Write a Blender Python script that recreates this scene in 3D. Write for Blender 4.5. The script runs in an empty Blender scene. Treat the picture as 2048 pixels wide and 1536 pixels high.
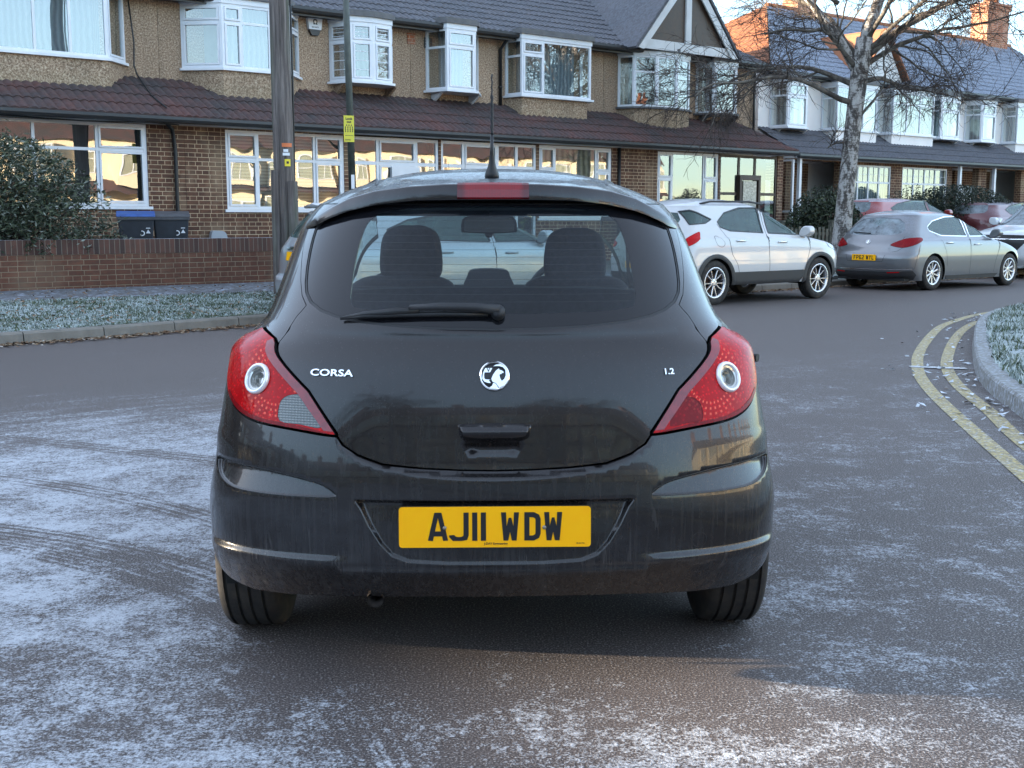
import bpy, bmesh, math, random
import numpy as np
from mathutils import Vector, Matrix
from mathutils.geometry import delaunay_2d_cdt
R=math.radians
# ------------------------------------------------------------------ camera, world, sun, exposure
scn=bpy.context.scene
cam=bpy.data.cameras.new("Camera"); co=bpy.data.objects.new("Camera",cam); scn.collection.objects.link(co)
co.location=(0,0,1.31); co.rotation_euler=(R(90-7.946),0,0)
cam.sensor_width=36; cam.lens=2350/2048*36; cam.clip_end=3000; cam.clip_start=.05
scn.camera=co
SUN_EL=10.0; SUN_AZ=R(178)      # direction to the sun in the XY plane (from +X, counter-clockwise)
w=bpy.data.worlds.new("World"); scn.world=w; w.use_nodes=True
nt=w.node_tree; bg=nt.nodes["Background"]
sk=nt.nodes.new("ShaderNodeTexSky"); sk.sky_type='NISHITA'; sk.sun_disc=False
sk.sun_elevation=R(SUN_EL); sk.sun_rotation=R(90)-SUN_AZ; sk.air_density=.9; sk.dust_density=.1; sk.ozone_density=2.0; sk.altitude=50
wm=nt.nodes.new('ShaderNodeMix'); wm.data_type='RGBA'; wm.blend_type='MULTIPLY'; wm.inputs[0].default_value=1; nt.links.new(sk.outputs[0],wm.inputs[6]); tcw=nt.nodes.new('ShaderNodeTexCoord'); sxw=nt.nodes.new('ShaderNodeSeparateXYZ'); crw=nt.nodes.new('ShaderNodeValToRGB'); nt.links.new(tcw.outputs['Generated'],sxw.inputs[0]); nt.links.new(sxw.outputs[2],crw.inputs[0]); nt.links.new(crw.outputs[0],wm.inputs[7])
ce=crw.color_ramp.elements; ce.new(.25); ce[0].color=(.46,.50,.56,1); ce[0].position=.04; ce[1].color=(1.05,.90,.80,1); ce[2].color=(2.3,1.52,1.10,1); ce[2].position=.75; nt.links.new(wm.outputs[2],bg.inputs[0]); bg.inputs[1].default_value=.15
sl=bpy.data.lights.new("Sun",'SUN'); so=bpy.data.objects.new("Sun",sl); scn.collection.objects.link(so)
sl.energy=5.0; sl.angle=R(.53); sl.color=(1.0,.84,.62)
sd=Vector((math.cos(SUN_AZ)*math.cos(R(SUN_EL)),math.sin(SUN_AZ)*math.cos(R(SUN_EL)),math.sin(R(SUN_EL))))
so.rotation_euler=sd.to_track_quat('Z','Y').to_euler()
scn.view_settings.view_transform='Standard'; scn.view_settings.look='None'
scn.view_settings.exposure=2.75; scn.view_settings.gamma=1
scn.cycles.max_bounces=10; scn.cycles.transparent_max_bounces=24; scn.cycles.caustics_reflective=False; scn.cycles.caustics_refractive=False

COL=scn.collection
D2=Vector((.788,.616,0)).normalized(); N2=Vector((-.616,.788,0)).normalized(); STREET=math.atan2(.616,.788)
def SN(s,n,z=0): return Vector((s*D2.x+n*N2.x,s*D2.y+n*N2.y,z))
# ------------------------------------------------------------------ helpers: objects
def link(name,me,mat=None,parent=None,smooth=False):
    o=bpy.data.objects.new(name,me); COL.objects.link(o)
    if mat is not None and not me.materials: me.materials.append(mat)
    if parent is not None: o.parent=parent
    if smooth: me.polygons.foreach_set('use_smooth',[True]*len(me.polygons))
    return o
def tag(o,label=None,cat=None,group=None,kind=None):
    if label: o['label']=label
    if cat: o['category']=cat
    if group: o['group']=group
    if kind: o['kind']=kind
    return o
def thing(name,label,cat,loc=(0,0,0),rz=0,group=None):
    o=bpy.data.objects.new(name,None); COL.objects.link(o); o.empty_display_size=.2
    o.location=loc; o.rotation_euler=(0,0,rz)
    return tag(o,label,cat,group)
def kids(o): return [c for c in bpy.data.objects if c.parent==o]
def copy_tree(o,loc=None,rz=None,label=None,parent=None):
    ch=kids(o); c=o.copy(); COL.objects.link(c)
    if parent is not None: c.parent=parent
    for k in ch: copy_tree(k,parent=c)
    if loc is not None: c.location=loc
    if rz is not None: c.rotation_euler=(0,0,rz)
    if label: c['label']=label
    return c
class MB:
    def __init__(s): s.v=[]; s.f=[]; s.m=[]
    def add(s,vs,fs,mi=0):
        b=len(s.v); s.v+= [tuple(p) for p in vs]; s.f+=[tuple(i+b for i in f) for f in fs]; s.m+=[mi]*len(fs); return s
    def box(s,x0,x1,y0,y1,z0,z1,mi=0,M=None):
        vs=[Vector(p) for p in ((x0,y0,z0),(x1,y0,z0),(x1,y1,z0),(x0,y1,z0),(x0,y0,z1),(x1,y0,z1),(x1,y1,z1),(x0,y1,z1))]
        if M is not None: vs=[M@p for p in vs]
        return s.add(vs,[(0,3,2,1),(4,5,6,7),(0,1,5,4),(1,2,6,5),(2,3,7,6),(3,0,4,7)],mi)
    def prism(s,poly,z0,z1,M=None,mi=0):   # poly xy, extruded z
        n=len(poly); vs=[Vector((p[0],p[1],z0)) for p in poly]+[Vector((p[0],p[1],z1)) for p in poly]
        if M is not None: vs=[M@p for p in vs]
        a=sum(poly[i][0]*poly[(i+1)%n][1]-poly[(i+1)%n][0]*poly[i][1] for i in range(n))
        fs=[tuple(range(n-1,-1,-1)),tuple(range(n,2*n))]+[(i,(i+1)%n,n+(i+1)%n,n+i) for i in range(n)]
        if a<0: fs=[tuple(reversed(f)) for f in fs]
        return s.add(vs,fs,mi)
    def tube(s,pts,r,seg=8,cap=True,mi=0):
        pts=[Vector(p) for p in pts]; n=len(pts)
        rs=r if isinstance(r,(list,tuple)) else [r]*n
        vs=[];fs=[]; up=Vector((0,0,1)); prev=None
        for i,p in enumerate(pts):
            t=(pts[min(i+1,n-1)]-pts[max(i-1,0)])
            t=t.normalized() if t.length>1e-9 else Vector((0,0,1))
            if prev is None:
                a=t.cross(up) if abs(t.z)<.95 else t.cross(Vector((1,0,0)))
            else: a=prev-t*prev.dot(t)
            a=a.normalized() if a.length>1e-6 else t.orthogonal().normalized()
            prev=a; b=t.cross(a)
            for k in range(seg):
                c=2*math.pi*k/seg; vs.append(p+(a*math.cos(c)+b*math.sin(c))*rs[i])
        for i in range(n-1):
            for k in range(seg):
                k2=(k+1)%seg; fs.append((i*seg+k,i*seg+k2,(i+1)*seg+k2,(i+1)*seg+k))
        if cap: fs+= [tuple(reversed(range(seg))),tuple(range((n-1)*seg,n*seg))]
        return s.add(vs,fs,mi)
    def lathe(s,prof,seg=32,M=None,mi=0,close=False):  # prof list (r,h) about Z
        n=len(prof); vs=[]
        for k in range(seg):
            a=2*math.pi*k/seg
            for r,h in prof: vs.append(Vector((r*math.cos(a),r*math.sin(a),h)))
        if M is not None: vs=[M@p for p in vs]
        fs=[]
        rng=n if close else n-1
        for k in range(seg):
            k2=(k+1)%seg
            for i in range(rng): j=(i+1)%n; fs.append((k*n+i,k2*n+i,k2*n+j,k*n+j))
        return s.add(vs,fs,mi)
    def build(s,name,mat,parent=None,smooth=False,M=None):
        me=bpy.data.meshes.new(name); me.from_pydata(s.v,[],s.f)
        for m_ in (mat if isinstance(mat,(list,tuple)) else [mat]): me.materials.append(m_)
        if isinstance(mat,(list,tuple)): me.polygons.foreach_set('material_index',s.m)
        if M is not None: me.transform(M)
        me.update()
        return link(name,me,None,parent,smooth)
def auto_smooth(o,ang=35):
    me=o.data; me.polygons.foreach_set('use_smooth',[True]*len(me.polygons))
    bm=bmesh.new(); bm.from_mesh(me); bmesh.ops.remove_doubles(bm,verts=bm.verts,dist=1e-5)
    for e in bm.edges:
        if len(e.link_faces)==2 and e.calc_face_angle(0)>R(ang): e.smooth=False
    bm.to_mesh(me); bm.free(); return o
# ------------------------------------------------------------------ helpers: materials
class NT:
    def __init__(s,name):
        s.m=bpy.data.materials.new(name); s.m.use_nodes=True; s.t=s.m.node_tree; s.n=s.t.nodes
        s.p=s.n["Principled BSDF"]; s.out=s.n["Material Output"]
    def new(s,ty,**k):
        n=s.n.new(ty)
        for a,b in k.items(): setattr(n,a,b)
        return n
    def set(s,inp,val):
        if hasattr(val,'is_linked') or isinstance(val,bpy.types.NodeSocket): s.t.links.new(val,inp)
        else:
            if inp.type=='RGBA' and len(val)==3: val=(*val,1)
            inp.default_value=val
    def math(s,op,a,b=0,c=0,clamp=False):
        n=s.new("ShaderNodeMath",operation=op); n.use_clamp=clamp
        for i,v in enumerate((a,b,c)): s.set(n.inputs[i],v)
        return n.outputs[0]
    def mix(s,f,a,b):
        n=s.new("ShaderNodeMix",data_type='RGBA'); s.set(n.inputs[0],f); s.set(n.inputs[6],a); s.set(n.inputs[7],b); return n.outputs[2]
    def ramp(s,f,stops):
        n=s.new("ShaderNodeValToRGB"); s.set(n.inputs[0],f); e=n.color_ramp.elements
        while len(e)<len(stops): e.new(.5)
        for i,(p,c) in enumerate(stops):
            e[i].position=p; c=(c,c,c) if isinstance(c,(int,float)) else c; e[i].color=(*c,1)
        return n.outputs[0]
    def rng(s,f,a,b,c=0,d=1):
        n=s.new("ShaderNodeMapRange"); s.set(n.inputs[0],f)
        for i,v in enumerate((a,b,c,d)): s.set(n.inputs[i+1],v)
        return n.outputs[0]
    def coord(s,kind='Object'): return s.new("ShaderNodeTexCoord").outputs[kind]
    def sep(s,v):
        n=s.new("ShaderNodeSeparateXYZ"); s.set(n.inputs[0],v); return n.outputs
    def comb(s,x,y,z=0):
        n=s.new("ShaderNodeCombineXYZ")
        for i,v in enumerate((x,y,z)): s.set(n.inputs[i],v)
        return n.outputs[0]
    def mapv(s,v,sc=(1,1,1),rot=(0,0,0),loc=(0,0,0)):
        n=s.new("ShaderNodeMapping"); s.set(n.inputs[0],v); n.inputs[1].default_value=loc; n.inputs[2].default_value=rot; n.inputs[3].default_value=sc; return n.outputs[0]
    def noise(s,v,scale=5,detail=4,rough=.5,out=0,dist=0):
        n=s.new("ShaderNodeTexNoise"); s.set(n.inputs['Vector'],v); n.inputs['Scale'].default_value=scale; n.inputs['Detail'].default_value=detail; n.inputs['Roughness'].default_value=rough; n.inputs['Distortion'].default_value=dist; return n.outputs[out]
    def vor(s,v,scale=5,out=0,feature='F1',rnd=1):
        n=s.new("ShaderNodeTexVoronoi",feature=feature); s.set(n.inputs['Vector'],v); n.inputs['Scale'].default_value=scale; n.inputs['Randomness'].default_value=rnd; return n.outputs[out]
    def bump(s,h,st=.3,d=.01,nrm=None):
        n=s.new("ShaderNodeBump"); s.set(n.inputs['Height'],h); n.inputs['Strength'].default_value=st; n.inputs['Distance'].default_value=d
        if nrm is not None: s.set(n.inputs['Normal'],nrm)
        return n.outputs[0]
    def P(s,**k):
        for a,b in k.items(): s.set(s.p.inputs[a.replace('_',' ')],b)
        return s
def plain(name,col,rough=.5,metal=0,coat=0,var=0,sc=8,spec=.5):
    t=NT(name)
    if var:
        f=t.noise(t.coord(),sc,5,.6)
        c=t.mix(t.rng(f,.3,.7),[x*(1-var) for x in col],[min(1,x*(1+var)) for x in col]); t.P(Base_Color=c)
        t.P(Roughness=t.rng(f,.3,.7,max(0,rough-.06),min(1,rough+.08)))
    else: t.P(Base_Color=col,Roughness=rough)
    t.P(Metallic=metal,Coat_Weight=coat,Specular_IOR_Level=spec); t.p.inputs['Coat Roughness'].default_value=.03
    return t.m
def paint(name,col,metal=.4,rough=.35,dirt=.15,dirtcol=(.22,.20,.18),streak=True,frost=0):
    t=NT(name); oc=t.coord()
    s1=t.noise(t.mapv(oc,(70,70,2.2)),1,4,.65); s2=t.noise(oc,9,5,.65); s3=t.noise(oc,160,2,.5)
    x=t.sep(oc)
    low=t.rng(x[2],.95,.25,.15,1.0) if streak else 1.0
    dm=t.math('MULTIPLY',t.math('MULTIPLY',t.rng(s1,.42,.78),t.rng(s2,.3,.75,.3,1)),low)
    dm=t.math('ADD',dm,t.math('MULTIPLY',t.rng(s3,.6,.8),.25))
    if streak:
        ln=t.noise(t.mapv(oc,(38,38,.9),loc=(3,1,0)),1,2,.5,dist=.6)
        ln=t.rng(t.math('ABSOLUTE',t.math('SUBTRACT',ln,.5)),.0,.012,1,0)
        ln=t.math('MULTIPLY',t.math('MULTIPLY',ln,t.rng(x[2],.62,.34,0,1)),t.rng(t.noise(oc,14,2),.45,.6))
        dm=t.math('ADD',dm,t.math('MULTIPLY',ln,1.6))
    dm=t.math('MULTIPLY',dm,dirt,clamp=True)
    c=t.mix(dm,col,dirtcol)
    if frost:
        g=t.new("ShaderNodeNewGeometry"); nz=t.sep(g.outputs['Normal'])[2]
        fm=t.math('MULTIPLY',t.rng(nz,.55,.95),t.rng(t.noise(oc,30,6,.7),.35,.6,.35,1)); fm=t.math('MULTIPLY',fm,frost)
        c=t.mix(fm,c,(.55,.60,.68)); 
        t.P(Coat_Weight=t.math('SUBTRACT',1,fm,clamp=True),Roughness=t.math('ADD',rough,t.math('MULTIPLY',fm,.5),clamp=True))
    else: t.P(Coat_Weight=1.0,Roughness=t.math('ADD',rough,t.math('MULTIPLY',dm,.8),clamp=True))
    t.P(Base_Color=c,Metallic=t.math('SUBTRACT',metal,t.math('MULTIPLY',dm,metal),clamp=True))
    t.set(t.p.inputs['Coat Roughness'],t.math('ADD',.03,t.math('MULTIPLY',dm,.9)))
    t.P(Normal=t.bump(t.noise(oc,5,2),.02,.01))
    return t.m
def glassmat(name,tint=(.6,.65,.65),ior=1.5,dust=.04,dustcol=(.4,.42,.45),rough=0.0,wav=0,wobble_scale=1.2):
    t=NT(name); oc=t.coord()
    tr=t.new("ShaderNodeBsdfTransparent"); t.set(tr.inputs[0],tint)
    gl=t.new("ShaderNodeBsdfGlossy"); gl.inputs['Roughness'].default_value=rough; t.set(gl.inputs[0],(1,1,1))
    fr=t.new("ShaderNodeFresnel"); bf=t.new("ShaderNodeNewGeometry"); t.set(fr.inputs[0],t.math('ADD',ior,t.math('MULTIPLY',bf.outputs['Backfacing'],1/ior-ior)))
    if wav:
        b=t.bump(t.noise(oc,wobble_scale,1,.4),1.0,wav); t.set(gl.inputs['Normal'],b)
    geo=t.new("ShaderNodeNewGeometry")
    m1=t.new("ShaderNodeMixShader"); t.set(m1.inputs[0],fr.outputs[0]); t.t.links.new(tr.outputs[0],m1.inputs[1]); t.t.links.new(gl.outputs[0],m1.inputs[2])
    df=t.new("ShaderNodeBsdfDiffuse"); t.set(df.inputs[0],dustcol)
    m2=t.new("ShaderNodeMixShader"); t.set(m2.inputs[0],t.rng(t.noise(oc,6,5,.7),.3,.75,dust*.4,dust*1.6)); t.t.links.new(m1.outputs[0],m2.inputs[1]); t.t.links.new(df.outputs[0],m2.inputs[2])
    t.t.links.new(m2.outputs[0],t.out.inputs[0]); return t.m
M={}
M['black']=plain('black_plastic',(.012,.012,.013),.45,var=.3,sc=30)
M['trim']=plain('dark_trim',(.022,.022,.024),.55,var=.3,sc=20)
M['liner']=plain('wheel_liner',(.006,.006,.006),.9)
M['interior']=plain('car_interior',(.028,.028,.032),.85,var=.3,sc=15)
M['seatfab']=plain('seat_fabric',(.03,.027,.033),.95,var=.35,sc=60)
M['headlin']=plain('headlining',(.30,.30,.29),.9)
M['chrome']=plain('chrome',(.86,.87,.88),.07,1)
M['alloy']=plain('alloy',(.62,.62,.64),.28,.9,var=.12,sc=20)
M['frit']=plain('black_glass_edge',(.008,.008,.009),.06,coat=1)
# ------------------------------------------------------------------ shell machinery (car bodies)
def pf(tab):
    k=np.array(tab,float); x=k[:,0]; y=k[:,1]; d=np.diff(y)/np.diff(x); mm=np.zeros(len(x)); mm[0]=d[0]; mm[-1]=d[-1]
    for i in range(1,len(x)-1): mm[i]=0 if d[i-1]*d[i]<=0 else 2*d[i-1]*d[i]/(d[i-1]+d[i])
    def g(z):
        z=np.clip(np.asarray(z,float),x[0],x[-1]); i=np.clip(np.searchsorted(x,z)-1,0,len(x)-2); h=x[i+1]-x[i]; s=(z-x[i])/h
        return (2*s**3-3*s**2+1)*y[i]+(s**3-2*s**2+s)*h*mm[i]+(-2*s**3+3*s**2)*y[i+1]+(s**3-s**2)*h*mm[i+1]
    return g
_m=2.5; _a=np.linspace(0,np.pi/2,2001); _sx=np.sin(_a)**(2/_m); _sy=1-np.cos(_a)**(2/_m)
_L=np.concatenate([[0],np.cumsum(np.hypot(np.diff(_sx),np.diff(_sy*.5)))]); _L/=_L[-1]
SX=lambda t:np.interp(t,_L,_sx); SY=lambda t:np.interp(t,_L,_sy)
def sstep(a,b,x): 
    u=np.clip((x-a)/(b-a),0,1); return u*u*(3-2*u)
def inpoly(px,pz,poly):
    poly=np.asarray(poly); c=np.zeros(px.shape,bool); n=len(poly); j=n-1
    for i in range(n):
        xi,zi=poly[i]; xj,zj=poly[j]
        with np.errstate(divide='ignore',invalid='ignore'):
            c^=((zi>pz)!=(zj>pz))&(px<(xj-xi)*(pz-zi)/(zj-zi+1e-30)+xi)
        j=i
    return c
def polydist(px,pz,poly,closed=True):
    poly=np.asarray(poly,float); d=np.full(px.shape,1e9); n=len(poly)
    for i in range(n if closed else n-1):
        a=poly[i]; b=poly[(i+1)%n]; ab=b-a; L2=(ab**2).sum()+1e-12
        u=np.clip(((px-a[0])*ab[0]+(pz-a[1])*ab[1])/L2,0,1)
        d=np.minimum(d,np.hypot(px-a[0]-u*ab[0],pz-a[1]-u*ab[1]))
    return d
def smoothpoly(p,closed=True,k=6):   # catmull-rom through points
    p=[np.array(q[:2],float) for q in p]; n=len(p); o=[]
    for i in range(n if closed else n-1):
        a,b,c,d=(p[(i-1)%n] if closed or i>0 else p[i]),p[i],p[(i+1)%n],(p[(i+2)%n] if closed or i+2<n else p[(i+1)%n])
        for j in range(k):
            t=j/k; o.append(.5*((2*b)+(c-a)*t+(2*a-5*b+4*c-d)*t*t+(3*b-a-3*c+d)*t**3))
    if not closed: o.append(p[-1])
    return [tuple(q) for q in o]
def densify(poly,h,closed=True):
    o=[]; n=len(poly)
    for i in range(n if closed else n-1):
        a=np.array(poly[i],float); b=np.array(poly[(i+1)%n],float); L=np.hypot(*(b-a)); k=max(1,int(math.ceil(L/h)))
        if L<1e-6: continue
        for j in range(k): o.append(tuple(a+(b-a)*j/k))
    if not closed: o.append(tuple(poly[-1]))
    return o
def inset(poly,d):   # move polygon inward by d (metric space)
    p=np.array(poly,float); n=len(p); A=sum(p[i,0]*p[(i+1)%n,1]-p[(i+1)%n,0]*p[i,1] for i in range(n)); sg=1 if A>0 else -1
    e1=p-np.roll(p,1,0); e2=np.roll(p,-1,0)-p
    e1/=np.maximum(np.hypot(e1[:,0],e1[:,1]),1e-9)[:,None]; e2/=np.maximum(np.hypot(e2[:,0],e2[:,1]),1e-9)[:,None]
    n1=np.stack([-e1[:,1],e1[:,0]],1)*sg; n2=np.stack([-e2[:,1],e2[:,0]],1)*sg
    nn=n1+n2; l2=np.maximum((nn**2).sum(1),.5); return [tuple(q) for q in p+nn*(2*d/l2)[:,None]]
def mirror(poly): return [(-a,b) for a,b in reversed(poly)]
def symm(half):    # half outline from centre bottom to centre top with a>=0
    return list(half)+[(-a,b) for a,b in reversed(half) if abs(a)>1e-6]
class Shell:
    def __init__(s,W,YR,YF,Dr,Df,Lr=1.0,Ls=2.6,Lf=1.0,waist=None):
        s.W=pf(W); s.YR=pf(YR); s.YF=pf(YF); s.Dr=pf(Dr); s.Df=pf(Df); s.Lr,s.Ls,s.Lf=Lr,Ls,Lf; s.taper=waist
    def base(s,a,z):
        a=np.asarray(a,float); z=np.asarray(z,float); sg=np.where(a<0,-1.,1.); A=np.abs(a)
        W=s.W(z); yr=s.YR(z); yf=s.YF(z); Dr=s.Dr(z); Df=s.Df(z)
        tr=np.clip(A/s.Lr,0,1); ts=np.clip((A-s.Lr)/s.Ls,0,1); tf=np.clip((s.Lr+s.Ls+s.Lf-A)/s.Lf,0,1)
        y1=yr+Dr*SY(tr); y2=(yr+Dr)*(1-ts)+(yf-Df)*ts; y3=yf-Df*SY(tf)
        isr=A<=s.Lr; isf=A>=s.Lr+s.Ls
        x=np.where(isr,W*SX(tr),np.where(isf,W*SX(tf),W)); y=np.where(isr,y1,np.where(isf,y3,y2))
        if s.taper is not None: x=x*s.taper(y,z)
        return np.stack([sg*x,y,z+0*a],-1)
    def nrm(s,a,z,off=None,e=1e-3):
        F=(lambda a,z:s.pos(a,z,off)) if off is not None else s.base
        AM=s.Lr+s.Ls+s.Lf-2*e-1e-4; a=np.clip(a,-AM,AM)
        da=F(a+e,z)-F(a-e,z); dz=F(a,z+e)-F(a,z-e); n=np.cross(da,dz); l=np.linalg.norm(n,axis=-1,keepdims=True); return n/np.maximum(l,1e-12)
    def pos(s,a,z,off=None):
        P=s.base(a,z)
        if off is not None: P=P+s.nrm(a,z)*np.asarray(off(a,z) if callable(off) else off+0*np.asarray(a,float))[...,None]
        return P
    def a_of_y(s,y,z,sg=1):   # side/corner position for given y and height
        yr=float(s.YR(z)); Dr=float(s.Dr(z)); yf=float(s.YF(z)); Df=float(s.Df(z))
        if y<yr+Dr: a=s.Lr*float(np.interp((y-yr)/Dr,_sy,_L))
        elif y<=yf-Df: a=s.Lr+s.Ls*(y-yr-Dr)/(yf-Df-yr-Dr)
        else: a=s.Lr+s.Ls+s.Lf*(1-float(np.interp((yf-y)/Df,_sy,_L)))
        return sg*a
    def a_of_x(s,x,z,front=False):
        u=min(1,abs(x)/float(s.W(z))); t=float(np.interp(u,_sx,_L)); sg=-1 if x<0 else 1
        return sg*(s.Lr*t if not front else s.Lr+s.Ls+s.Lf*(1-t))
    def side(s,pts,sg=1,h=.05,closed=True): return [(s.a_of_y(y,z,sg),z) for y,z in densify(pts,h,closed)]
    def panel(s,name,outer,holes=(),off=None,h=.03,rim=.012,mat=None,parent=None,feats=(),rimmat=None,hole_rims=None,flip=False):
        outer=densify(outer,h); holes=[densify(q,h) for q in holes]; feats=[densify(q,h*.5,False) for q in feats]
        pts=[]; edges=[]
        loops=[]
        for q in [outer]+holes:
            b=len(pts); pts+=q; edges+=[(b+i,b+(i+1)%len(q)) for i in range(len(q))]; loops.append((b,len(q)))
        for q in feats:
            b=len(pts); pts+=q; edges+=[(b+i,b+i+1) for i in range(len(q)-1)]
        oa=np.array(outer); gx=np.arange(oa[:,0].min()+h*.5,oa[:,0].max(),h); gz=np.arange(oa[:,1].min()+h*.5,oa[:,1].max(),h*.87)
        G,Z=np.meshgrid(gx,gz); G=G+((np.arange(len(gz))%2)*h*.5)[:,None]; G=G.ravel(); Z=Z.ravel()
        ok=inpoly(G,Z,outer)
        for q in holes: ok&=~inpoly(G,Z,q)
        G=G[ok]; Z=Z[ok]; bp=np.array(pts)
        if len(G):
            dm=np.full(len(G),1e9)
            for c in range(0,len(bp),400): dm=np.minimum(dm,np.hypot(G[:,None]-bp[None,c:c+400,0],Z[:,None]-bp[None,c:c+400,1]).min(1))
            k=dm>h*.45; G=G[k]; Z=Z[k]
        allp=[Vector(p) for p in pts]+[Vector((x,z)) for x,z in zip(G,Z)]
        vo,eo,fo,ov,oe,of=delaunay_2d_cdt(allp,edges,[],0,1e-7)
        V=np.array([(v.x,v.y) for v in vo]); T=np.array([f for f in fo if len(f)==3])
        c=V[T].mean(1); ok=inpoly(c[:,0],c[:,1],outer)
        for q in holes: ok&=~inpoly(c[:,0],c[:,1],q)
        T=T[ok]
        p0,p1,p2=V[T[:,0]],V[T[:,1]],V[T[:,2]]
        ar=(p1[:,0]-p0[:,0])*(p2[:,1]-p0[:,1])-(p2[:,0]-p0[:,0])*(p1[:,1]-p0[:,1])
        T[ar<0]=T[ar<0][:,::-1]
        P=s.pos(V[:,0],V[:,1],off); N=s.nrm(V[:,0],V[:,1],off)
        verts=[tuple(p) for p in P]; nr=[tuple(n) for n in N]; faces=[tuple(t) for t in T]; mi=[0]*len(faces)
        if rim:
            inv={}
            for i,l in enumerate(ov):
                for k in l: inv[k]=i
            for li,(b,n) in enumerate(loops):
                dep=rim if (li==0 or hole_rims is None) else hole_rims[li-1]
                if not dep: continue
                idx=[inv[b+i] for i in range(n)]
                q=V[idx]; A=sum(q[i,0]*q[(i+1)%n,1]-q[(i+1)%n,0]*q[i,1] for i in range(n))
                if (A>0)!=(li==0): idx=idx[::-1]
                b0=len(verts); Q=P[idx]; NN=N[idx]
                dirn=-NN.copy()
                if dep>.05: dirn[:,:]=0; dirn[:,0]=-np.sign(Q[:,0])
                I=Q+dirn*dep
                tan=np.roll(Q,-1,0)-np.roll(Q,1,0); on=np.cross(tan,NN); on/=np.maximum(np.linalg.norm(on,axis=1,keepdims=True),1e-9)
                verts+=[tuple(p) for p in Q]+[tuple(p) for p in I]; nr+=[tuple(p) for p in on]*2
                for i in range(n):
                    j=(i+1)%n; faces.append((b0+j,b0+i,b0+n+i,b0+n+j)); mi.append(1 if rimmat else 0)
        me=bpy.data.meshes.new(name); me.from_pydata(verts,[],faces)
        me.materials.append(mat)
        if rimmat: me.materials.append(rimmat); me.polygons.foreach_set('material_index',mi)
        me.polygons.foreach_set('use_smooth',[True]*len(faces)); me.update()
        me.normals_split_custom_set_from_vertices(nr)
        return link(name,me,None,parent)
    def strip(s,name,line,w,off=.002,mat=None,parent=None,h=.02,taper=False):   # thin raised strip along a line
        p=np.array(densify(line,h,False)); t=np.gradient(p,axis=0); t/=np.maximum(np.hypot(t[:,0],t[:,1]),1e-9)[:,None]
        nn=np.stack([-t[:,1],t[:,0]],1); ww=np.full(len(p),w/2)
        if taper: ww*=np.sin(np.linspace(.05,np.pi-.05,len(p)))**.5
        mb=MB(); A=p+nn*ww[:,None]; B=p-nn*ww[:,None]
        o0=off
        PA=s.pos(A[:,0],A[:,1],o0); PB=s.pos(B[:,0],B[:,1],o0); PC=s.pos(p[:,0],p[:,1],(lambda a,z:o0(a,z)+w*.15) if callable(o0) else o0+w*.15)
        n=len(p); vs=list(PA)+list(PC)+list(PB)
        fs=[]
        for i in range(n-1):
            fs+=[(n+i,n+i+1,i+1,i),(2*n+i,2*n+i+1,n+i+1,n+i)]
        mb.add(vs,fs); return mb.build(name,mat,parent,True)
    def frame(s,a,z,off=0):   # X right, Y into the surface, Z up
        P=s.pos(np.array([a]),np.array([z]),off)[0]; Y=-Vector(s.nrm(np.array([a]),np.array([z]))[0])
        Z=Vector((0,0,1)); Z=(Z-Y*Z.dot(Y)).normalized(); X=Y.cross(Z); m=Matrix.Identity(4)
        for i,c in enumerate((X,Y,Z)):
            for j in range(3): m[j][i]=c[j]
        m.translation=Vector(P); return m
TXT=Matrix(((1,0,0,0),(0,0,-1,0),(0,1,0,0),(0,0,0,1)))   # text XY plane -> XZ plane facing -Y
def dome(sh,name,z0,rise,cy,mat,parent,n=96,rings=24,pw=2.6,a0=None):
    L=sh.Lr+sh.Ls+sh.Lf; a=np.linspace(-L,L,2*n,endpoint=False); O=sh.base(a,np.full(len(a),z0)); C=np.array([0,cy,0])
    verts=[];faces=[]
    for k in range(rings+1):
        r=1-k/rings; r2=r
        for o in O: verts.append((C[0]+(o[0]-C[0])*r2,C[1]+(o[1]-C[1])*r2,z0+rise*(1-r**pw)))
    m2=len(a)
    for k in range(rings):
        for i in range(m2):
            j=(i+1)%m2; faces.append((k*m2+i,k*m2+j,(k+1)*m2+j,(k+1)*m2+i))
    me=bpy.data.meshes.new(name); me.from_pydata(verts,[],faces); me.materials.append(mat)
    bm=bmesh.new(); bm.from_mesh(me); bmesh.ops.remove_doubles(bm,verts=bm.verts,dist=1e-4); bmesh.ops.recalc_face_normals(bm,faces=bm.faces); bm.to_mesh(me); bm.free()
    return link(name,me,None,parent,True)
def domepoint(sh,a,r,z0,rise,cy,pw=2.6,off=0):
    o=sh.base(np.array([a]),np.array([z0]))[0]; return Vector((o[0]*r,cy+(o[1]-cy)*r,z0+rise*(1-r**pw)+off))
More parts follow.
